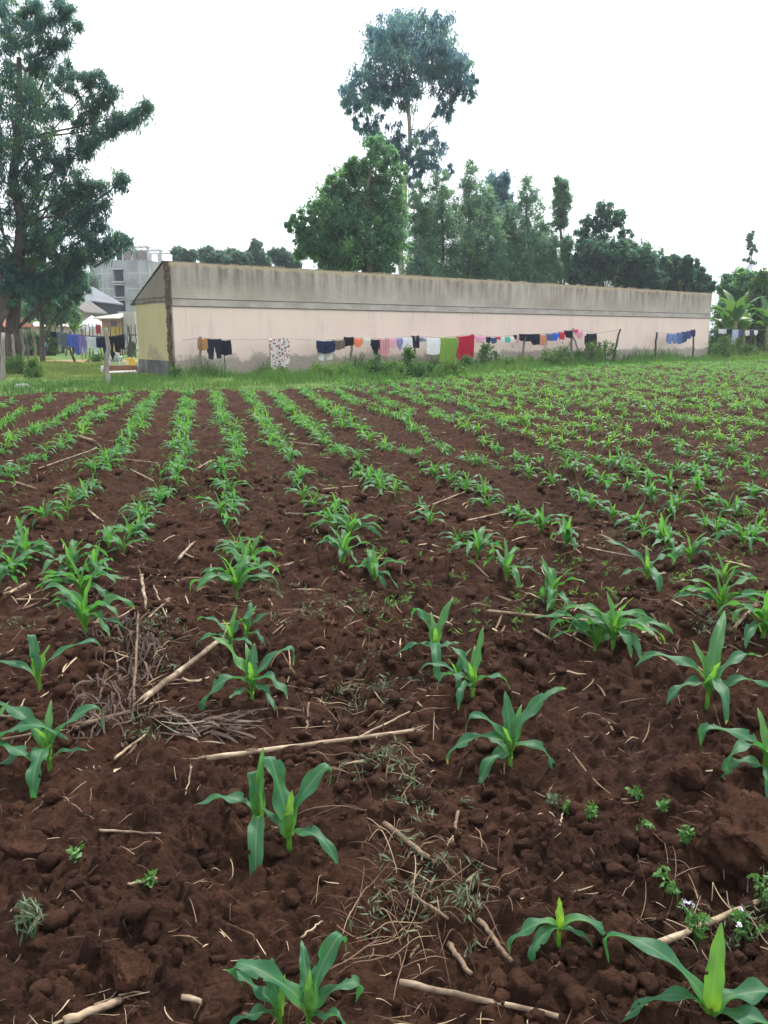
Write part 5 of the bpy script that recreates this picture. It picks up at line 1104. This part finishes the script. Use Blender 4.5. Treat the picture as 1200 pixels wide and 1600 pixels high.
# ------------------------------------------------------------------ grass between the maize and the wall, and in the yard
rg = np.random.default_rng(17)
def scatter_grass(n, xr, yr, cond, hr, wr, name, label, tl=(.2, .8), mat='grass'):
    x, y = rg.uniform(*xr, n), rg.uniform(*yr, n); ok = cond(x, y); x, y = x[ok], y[ok]; n = len(x)
    hm = np.clip(.55 + 1.5 * vn(x * .9, y * .9, 71) + .8 * vn(x * 3, y * 3, 72), .18, 1.5)
    h_ = rg.uniform(*hr, n) * hm; w_ = rg.uniform(*wr, n); a_ = rg.uniform(0, 6.28, n)
    lean = rg.uniform(.1, .7, n) * h_; b_ = rg.uniform(0, 6.28, n)
    z0 = np.where(y < yfar(x) + .15, H(x, y) - .01, .10 * vn(x * .3, y * .3, 41) * np.clip((y - 22) / 6, 0, 1) - .03)
    dx, dy = np.cos(a_) * w_ * .5, np.sin(a_) * w_ * .5; lx, ly = np.cos(b_) * lean, np.sin(b_) * lean
    V = np.stack([np.stack([x - dx, y - dy, z0], -1), np.stack([x + dx, y + dy, z0], -1), np.stack([x + dx * .8 + lx * .4, y + dy * .8 + ly * .4, z0 + h_ * .6], -1), np.stack([x - dx * .8 + lx * .4, y - dy * .8 + ly * .4, z0 + h_ * .6], -1), np.stack([x + lx, y + ly, z0 + h_], -1)], 1).reshape(-1, 3)
    i_ = np.arange(n)[:, None] * 5
    tn = np.clip(rg.uniform(*tl, n) + .5 * vn(x * .5, y * .5, 73), 0, 1)
    return tag(mesh_np(name, V, [i_ + np.array([[0, 1, 2, 3]]), i_ + np.array([[3, 2, 4]])], M[mat], tint=np.repeat(tn, 5), smooth=False), label, 'grass', None, 'stuff')
def wallfront(x, y): return ((x - A[0]) * wn[0] + (y - A[1]) * wn[1]) * 1.0
strip = lambda x, y: (y > yfar(x) - .45 + .5 * vn(x * 1.2, y * 1.2, 75)) & (wallfront(x, y) > .05) & (np.abs(x) < .62 * y + 2)
scatter_grass(420000, (-26, 40), (20, 60), strip, (.12, .42), (.012, .028), 'verge_grass', 'rough green grass between the maize and the pink wall', (.0, .62))
yard = lambda x, y: (wallfront(x, y) < .05) & (x < A[0] + .25 - .64 * (y - A[1])) & (y < 52) & (x > -.58 * y - 2) & ~((np.abs(y - (46 + .12 * (x + 20))) < 2.0) & (x < -15.5))
scatter_grass(220000, (-32, -6), (27, 54), yard, (.05, .20), (.014, .03), 'yard_grass', 'short green grass of the yard beside the yellow end wall', (.35, .95), 'yardgrass')
fringe = lambda x, y: (wallfront(x, y) > .03) & (wallfront(x, y) < 1.6) & (x > A[0] - .3) & (x < B[0] + 1)
scatter_grass(60000, (-9, 25), (27, 55), fringe, (.25, .80), (.014, .035), 'tall_grass', 'tall darker grass and weeds along the foot of the pink wall', (0, .5))
beyond = lambda x, y: (x > B[0] - .5) & (y > yfar(x)) & (x < .62 * y + 2)
scatter_grass(60000, (20, 50), (45, 75), beyond, (.2, .55), (.02, .05), 'far_grass', 'bright grass beyond the end of the building', (.4, 1), 'lush')

# ------------------------------------------------------------------ clods, stalks and litter on the soil
def icosphere(sub):
    import bmesh
    bm = bmesh.new(); bmesh.ops.create_icosphere(bm, subdivisions=sub, radius=1); V = np.array([v.co[:] for v in bm.verts]); Fq = np.array([[v.index for v in f.verts] for f in bm.faces]); bm.free(); return V, Fq
def lump(sub, seed, rough=.35):
    V, Fq = icosphere(sub); s = seed * 3.7
    n = vn(V[:, 0] * 1.6 + s, V[:, 1] * 1.6 + V[:, 2] * 1.1, seed) * 1.2 + vn(V[:, 0] * 3.7 + V[:, 2] * 2 + s, V[:, 1] * 3.7 - V[:, 2] * 2.4, seed + 1) * .7 + vn(V[:, 0] * 9 + V[:, 2] * 5 + s, V[:, 1] * 9 - V[:, 2] * 6, seed + 2) * .3
    r4 = np.random.default_rng(seed + 5000)
    for pl in rot_rand(9, r4): V = V - pl * np.maximum(0, V @ pl - r4.uniform(.48, .82))[:, None]
    return V * (1 + .7 * rough * n + .09 * np.sign(vn(V[:, 0] * 5 + V[:, 2] * 3 + s, V[:, 1] * 5 - V[:, 2] * 4, seed + 3)))[:, None], Fq
LV = [lump(2, i) for i in range(12)]
def clods(n, ymax, rmin, rmax, name, label, ymin=1.0):
    Y_ = ymin * (ymax / ymin) ** rg.uniform(0, 1, n); X_2 = rg.uniform(-1, 1, n) * (.56 * Y_ + .3)
    dens = vn(X_2 * 1.1, Y_ * 1.1, 81); ok = dens > rg.uniform(-.5, .25, n); X_2, Y_ = X_2[ok], Y_[ok]; n = len(X_2)
    r = rmin * (rmax / rmin) ** (rg.uniform(0, 1, n) ** 1.75) * (.7 + .10 * Y_); hz_ = H(X_2, Y_)
    Vs, Fs2 = [], []; n0 = 0
    for i in range(n):
        V, Fq = LV[i % 12]; a_ = rg.uniform(0, 6.28); ca, sa = math.cos(a_), math.sin(a_); s3 = r[i] * rg.uniform(.75, 1.25, 3) * np.array([1, 1, .75]); V = V * s3
        Vs.append(np.stack([V[:, 0] * ca - V[:, 1] * sa + X_2[i], V[:, 0] * sa + V[:, 1] * ca + Y_[i], V[:, 2] + hz_[i] + r[i] * .25], -1)); Fs2.append(Fq + n0); n0 += len(V)
    return tag(mesh_np(name, np.concatenate(Vs), np.concatenate(Fs2), M['clod']), label, 'soil', None, 'stuff')
clods(13000, 9, .004, .042, 'loose_clods', 'loose crumbs and clods of red brown soil')
BIG = [((1165, 1325), .125, 'biggest soil clod, a dark lump near the picture edge'), ((302, 1318), .040, 'rounded brown clod between twin maize and bottom stones'), ((88, 1300), .028, 'small upright reddish clod'), ((197, 1518), .042, 'pale topped stone with a white fleck near the bottom'), ((520, 1080), .030, 'rounded clod beyond the dry stalk in the middle'),
       ((470, 1062), .025, 'rounded clod beside the sprawling maize plant'), ((868, 975), .045, 'clod leaning on the pale cane'), ((30, 1330), .05, 'dark broad clod at the picture edge'), ((1070, 1215), .055, 'flat topped clod behind the biggest one'), ((350, 1590), .045, 'cracked clod at the bottom edge'), ((740, 1330), .028, 'small round clod in the middle'), ((690, 1300), .03, 'crumbly clod by the bent root'), ((965, 1465), .035, 'flat reddish clod beside the small drooping seedling'), ((1130, 1010), .05, 'broad clod below the weed tangle'), ((800, 1010), .045, 'clod at the end of the dead root')]
for i, (pp, r, lb) in enumerate(BIG):
    V, Fq = lump(5 if r > .08 else 4, 40 + i, .34 if r > .08 else .28); q = soil(*pp)
    r = r * 1.35; V = V * r * np.array([1.15, .95, .8]); nn = V / np.linalg.norm(V, axis=1, keepdims=True)
    V = V + nn * (.12 * r * domes(nn[:, 0] * 1.3 + nn[:, 2] * .8, nn[:, 1] * 1.3 - nn[:, 2] * .9, .3, 95, .8, .2, .5) / .15 + .07 * r * vn(nn[:, 0] * 14 + nn[:, 2] * 9, nn[:, 1] * 14 - nn[:, 2] * 8, 90 + i) + .09 * r * vn(nn[:, 0] * 30 + nn[:, 2] * 21, nn[:, 1] * 30 - nn[:, 2] * 19, 91 + i))[:, None]
    tag(mesh_np('soil_clod', V, Fq, M['bigclod'], loc=q + np.array([0, 0, r * .38])), lb, 'clod', 'large clods')
# dry stalks, each lying where the photograph shows it
M['rotstalk'] = mottled('rotten_stalk', (.06, .036, .024), (.22, .155, .105), 22, .9, .6, (.2, 1, 1))
def stalk(p, q, r, label, mat='stalk', lift=.0, seed=0, up=(0, 0)):
    a_, b_ = soil(*p), soil(*q); r3 = np.random.default_rng(seed + 900); n = 12; P, Rr = [], []; r = r * .84
    for i in range(n):
        t_ = i / (n - 1); c_ = a_ + (b_ - a_) * t_
        c_ = c_ + np.array([r3.normal(0, .002), r3.normal(0, .002), 0]); P.append(c_)
    hm = H(np.array([c_[0] for c_ in P]), np.array([c_[1] for c_ in P]))
    l0, l1 = hm[:4].max(), hm[-4:].max(); mx_ = max(0, (hm - np.linspace(l0, l1, n)).max() * .6)
    for i in range(n): t_ = i / (n - 1); P[i][2] = l0 + (l1 - l0) * t_ + mx_ + r * .5 + up[0] * (1 - t_) + up[1] * t_; Rr.append(r * (1.0 - .25 * t_) * (1.09 if i % 4 == 1 else 1.0) * r3.uniform(.95, 1.05))
    c0 = P[0].copy(); k = MB(); k.tube([c_ - c0 for c_ in P], Rr, 8)
    if r >= .0095:                                   # split husk fibres at both ends and along the side
        for e in range(9):
            j0 = int(r3.choice([0, n - 1, r3.integers(2, n - 2)])); d_ = (P[min(j0 + 1, n - 1)] - P[max(j0 - 1, 0)]); d_ = d_ / np.linalg.norm(d_) * (-1 if j0 == 0 else 1)
            w1_ = P[j0] - c0 + r3.normal(0, r * .5, 3); ln = r3.uniform(.03, .09); k.tube([w1_, w1_ + d_ * ln * .5 + r3.normal(0, .006, 3), w1_ + d_ * ln + r3.normal(0, .016, 3) + np.array([0, 0, -.004])], [r * .30, r * .22, r * .06], 4)
    if any(w_ in label for w_ in ('dead', 'rotting', 'root', 'bent', 'weathered', 'broken', 'dark', 'grey')): mat = 'rotstalk'
    return tag(k.build('dry_stalk', M[mat], None, True, c0), label, 'stalk', 'dry maize stalks')
ST = [((625, 1548), (870, 1606), .0095, 'long pale stalk lying along the bottom edge'), ((285, 1558), (418, 1600), .008, 'pale stalk running under the bottom maize plant'), ((100, 1600), (190, 1566), .013, 'frayed thick stalk end at the bottom edge'), ((322, 1190), (645, 1160), .0125, 'long thick dry stalk lying above the twin maize plants'),
      ((225, 1108), (345, 1040), .017, 'thick leaning stalk pointing at the sprawling maize plant', (0, .10)), ((128, 1140), (230, 1108), .012, 'dark stalk piece in the dry leaf heap'), ((762, 960), (940, 988), .0105, 'pale cane lying behind the cane pair plants'), ((940, 972), (1012, 1008), .0085, 'thin pale cane end near the cane pair plants'), ((1005, 968), (1030, 1018), .006, 'short pale stick crossing before the cane end'), ((1022, 1480), (1195, 1405), .0115, 'long bare cane under the flowering weeds'),
      ((600, 1292), (680, 1352), .011, 'weathered stalk lying in the root tangle'), ((715, 1270), (705, 1330), .007, 'bent root stub in the root tangle'), ((545, 1165), (640, 1120), .006, 'thin stick among wilted weeds'), ((158, 1300), (250, 1305), .005, 'thin pale stick among the brown clods'), ((700, 1478), (735, 1530), .009, 'rotting stalk pointing down in the root tangle'), ((748, 1440), (800, 1505), .008, 'dark root in the hollow'), ((0, 1120), (40, 1130), .008, 'pale stalk piece at the picture edge'), ((0, 1165), (60, 1150), .009, 'grey stalk piece beside the forward hanging leaf'),
      ((222, 915), (228, 950), .012, 'split pale stalk standing chip in the middle row gap', (.05, 0)), ((240, 920), (262, 975), .007, 'forked pale stick above the leaf heap'), ((232, 972), (265, 940), .006, 'pale stick crossing the forked one'), ((280, 880), (300, 852), .014, 'pale husk chip in the bare furrow'), ((288, 866), (303, 876), .010, 'short pale chip beside the husk chip'), ((15, 935), (40, 915), .012, 'pale chip by the edge maize'), ((25, 938), (75, 942), .007, 'thin pale stick by the edge maize'),
      ((480, 1150), (482, 1110), .007, 'dead upright stub beside the sprawling maize', (0, .03)), ((208, 1105), (218, 985), .008, 'thin dark stem rising from the leaf heap', (0, .06)), ((180, 1195), (228, 1150), .007, 'pale frayed stick leaning from the leaf heap'), ((300, 1200), (290, 1245), .004, 'tiny split straw below the thick stalk'), ((905, 985), (895, 1005), .010, 'broken stub beside the cane pair'), ((835, 985), (870, 1012), .010, 'dead brown root before the cane'), ((1150, 980), (1175, 955), .012, 'pale stub by the picture edge plant'),
      ((870, 855), (990, 880), .009, 'pale stalk in the far cane row'), ((730, 815), (800, 800), .010, 'pale stalk lying between middle maize plants'), ((640, 810), (760, 765), .009, 'long slanting stalk between crowded plants'), ((500, 700), (450, 690), .010, 'far pale stalk in the flower dress row gap'), ((60, 730), (150, 710), .010, 'far long stalk crossing the outer rows'), ((190, 720), (250, 725), .011, 'far pale stalk in the corner row gap'), ((205, 738), (240, 755), .011, 'far stalk beside the kink of the corner row'), ((25, 761), (50, 762), .012, 'far chip beside the outer row'), ((140, 800), (155, 815), .014, 'far pale chip between outer and corner rows'), ((450, 806), (475, 810), .012, 'pale chip in the furrow before the dress row'), ((505, 770), (560, 762), .009, 'brown stalk in the furrow beyond the gap plants'), ((310, 735), (330, 722), .012, 'far pale chip between corner row and leggings row'), ((125, 688), (145, 690), .03, 'far pale flat chip like a stone between outer rows'),
      ((875, 1290), (880, 1270), .004, 'short white stick on the bare patch'), ((640, 1400), (700, 1440), .006, 'thin pale stick under the root tangle'), ((655, 1480), (640, 1500), .005, 'thin straw below the root tangle'), ((470, 1465), (505, 1440), .0035, 'thin pale straw above the bottom maize plant'), ((245, 1390), (200, 1384), .006, 'dry leaf scrap among the brown clods')]
for i, s in enumerate(ST): stalk(s[0], s[1], s[2], s[3], seed=i, up=s[4] if len(s) > 4 else (0, 0))
# ribbons of dry leaf, straw and roots
def ribbons(cx, cy, n, lr, wr, name, label, mat, spread, tl, lift=.012, dirn=None, arch=.02, S=6, tp=1.0):
    """n dry strips about the given ground points (arrays), lying over the soil"""
    i0 = rg.integers(0, len(cx), n); x = cx[i0] + rg.normal(0, 1, n) * spread[i0]; y = cy[i0] + rg.normal(0, 1, n) * spread[i0]
    a_ = rg.uniform(0, 6.28, n) if dirn is None else dirn[i0] + rg.normal(0, .4, n)
    L = rg.uniform(*lr, n); w_ = rg.uniform(*wr, n); cv = rg.normal(0, .5, n); tn = tl[0] + (tl[1] - tl[0]) * rg.uniform(0, 1, n) ** tp; ar = np.abs(rg.normal(0, arch, n)); li = rg.uniform(0, lift, n); tws = rg.uniform(-1, 1, n)
    Vx = []
    px_, py_ = x.copy(), y.copy(); P = []
    for j in range(S + 1): P.append((px_.copy(), py_.copy())); aa = a_ + cv * (j / S); px_ = px_ + np.cos(aa) * L / S; py_ = py_ + np.sin(aa) * L / S
    ZS = [H(*q) for q in P]
    for _ in range(2): ZS = [np.maximum(ZS[j] - .004, .5 * ZS[j] + .25 * (ZS[max(0, j - 1)] + ZS[min(S, j + 1)])) for j in range(S + 1)]
    for j in range(S + 1):
        t_ = j / S; X2, Y2 = P[j]; aa = a_ + cv * t_; z = ZS[j] + .004 + li + ar * math.sin(math.pi * t_)
        ww = w_ * (.35 + .65 * math.sin(math.pi * (.15 + .7 * t_))); sx, sy = -np.sin(aa) * ww * .5, np.cos(aa) * ww * .5; tz = ww * .35 * np.sin(tws * 3 + t_ * 3)
        Vx.append(np.stack([X2 - sx, Y2 - sy, z - tz], -1)); Vx.append(np.stack([X2, Y2, z + ww * .06], -1)); Vx.append(np.stack([X2 + sx, Y2 + sy, z + tz], -1))
    V = np.stack(Vx, 1).reshape(-1, 3); k1 = 3 * (S + 1)
    b_ = np.array([(3*j+c_, 3*j+c_+1, 3*j+c_+4, 3*j+c_+3) for j in range(S) for c_ in (0, 1)])
    Fq = (np.arange(n)[:, None, None] * k1 + b_[None]).reshape(-1, 4)
    return tag(mesh_np(name, V, Fq, M[mat], tint=np.repeat(tn, k1)), label, 'litter', None, 'stuff')
def pts(lst): P = np.array([soil(x, y) for x, y, *_ in lst]); return P[:, 0], P[:, 1], np.array([s[2] for s in lst])
hp = [(190, 1000, .10), (205, 1040, .10), (195, 1080, .09), (170, 1110, .09), (215, 1060, .08), (230, 1010, .06), (150, 1130, .07)]
cx, cy, sp = pts(hp); ribbons(cx, cy, 280, (.05, .22), (.002, .011), 'dry_leaf_heap', 'heap of dry grey brown maize leaves beside the long flat leaf', 'dryleaf', sp * .9, (.0, .5), .010, np.full(len(cx), 1.9), .014, 6, 1.8)
cx, cy, sp = pts([(270, 1125, .06), (310, 1135, .06), (335, 1130, .05), (250, 1115, .05)]); ribbons(cx, cy, 60, (.10, .24), (.003, .013), 'dry_husk_heap', 'pale dry husk strips fanned at the end of the leaning stalk', 'dryleaf', sp * .85, (.0, .85), .014, np.full(len(cx), -.15), .010, 6, 1.5)
tg = [(600, 1190, .12), (620, 1240, .12), (640, 1300, .10), (640, 1390, .12), (690, 1420, .10), (600, 1450, .10), (720, 1400, .08), (560, 1130, .12), (560, 1050, .16), (450, 960, .2), (520, 960, .25), (620, 1480, .1), (1130, 1400, .1), (1060, 1440, .08), (90, 960, .2), (230, 930, .15), (1080, 940, .2), (600, 900, .25), (250, 1050, .12), (680, 1350, .12), (500, 1100, .15), (420, 880, .2)]
cx, cy, sp = pts(tg); ribbons(cx, cy, 420, (.04, .22), (.0012, .0032), 'root_tangle', 'tangled pale straw, roots and stems lying on the soil', 'straw', sp, (.0, .75), .03, None, .02, 8, 1.6)
P = []
for _ in range(900):
    y = 1.1 * (20 / 1.1) ** rg.uniform(); P.append((rg.uniform(-1, 1) * (.54 * y + .2), y))
P = np.array(P); ribbons(P[:, 0], P[:, 1], 3000, (.012, .08), (.001, .003), 'straw_litter', 'scattered bits of straw and chaff over the soil', 'straw', np.full(len(P), .18), (0, 1.0), .006, None, .004, 4, 2.4)
P2 = P[P[:, 1] > 3.2]; ribbons(P2[:, 0], P2[:, 1], 1700, (.04, .24), (.003, .011), 'stubble_litter', 'broken dry stalk strips between the maize rows', 'straw', np.full(len(P2), .35), (.0, .9), .012, None, .006, 4, 1.9)
# uprooted wilted weeds
wl = [(600, 1190, .09), (630, 1260, .07), (650, 1250, .06), (580, 1200, .06), (640, 1370, .07), (690, 1380, .06), (730, 1420, .05), (565, 1060, .08), (590, 1080, .07), (545, 1100, .06), (1095, 965, .07), (1110, 980, .06), (230, 1000, .06), (260, 1040, .05), (240, 1150, .05), (480, 960, .10), (440, 930, .08), (20, 985, .08), (560, 950, .1), (250, 980, .06), (905, 880, .1), (1060, 860, .15), (980, 840, .15), (820, 880, .1), (1170, 1460, .03), (600, 1420, .06), (1070, 905, .1)]
cx, cy, sp = pts(wl); n = 330; i0 = rg.integers(0, len(cx), n); x = cx[i0] + rg.normal(0, 1, n) * sp[i0]; y = cy[i0] + rg.normal(0, 1, n) * sp[i0]
cen = np.stack([x, y, H(x, y) + rg.uniform(.005, .03, n)], -1); V, Fq, T = leaves(cen, rg.uniform(.02, .05, n), 7, .034, .006, rg, .05, .45)
tag(mesh_np('wilted_weeds', V, Fq, M['weed'], tint=T, smooth=False), 'wilted grey green weeds pulled up between the rows', 'weeds', None, 'stuff')
n = 1000; y = 4 * (22 / 4) ** rg.uniform(0, 1, n); x = rg.uniform(-1, 1, n) * (.55 * y); ok = vn(x * .6, y * .6, 88) > .02; x, y = x[ok], y[ok]; n = len(x)
cen = np.stack([x, y, H(x, y) + rg.uniform(.005, .05, n)], -1); V, Fq, T = leaves(cen, rg.uniform(.02, .06, n), 9, .042, .010, rg, 0, .5)
tag(mesh_np('seedling_weeds', V, Fq, M['grass'], tint=T, smooth=False), 'small green weeds sprouting between the maize rows', 'weeds', None, 'stuff')

# ------------------------------------------------------------------ the air: pale haze that fades the far trees
HAZE = .00068
hm_ = bpy.data.materials.new('haze'); hm_.use_nodes = True; t = hm_.node_tree; t.nodes.clear()
ho = t.nodes.new('ShaderNodeOutputMaterial'); pv = t.nodes.new('ShaderNodeVolumePrincipled')
pv.inputs['Density'].default_value = HAZE; pv.inputs['Color'].default_value = (.80, .88, 1.0, 1)
t.links.new(pv.outputs[0], ho.inputs['Volume'])
hz_o = MB().box((-2600, -450, -7), (2600, 3100, 45)).build('haze', hm_)
tag(hz_o, kind='stuff')
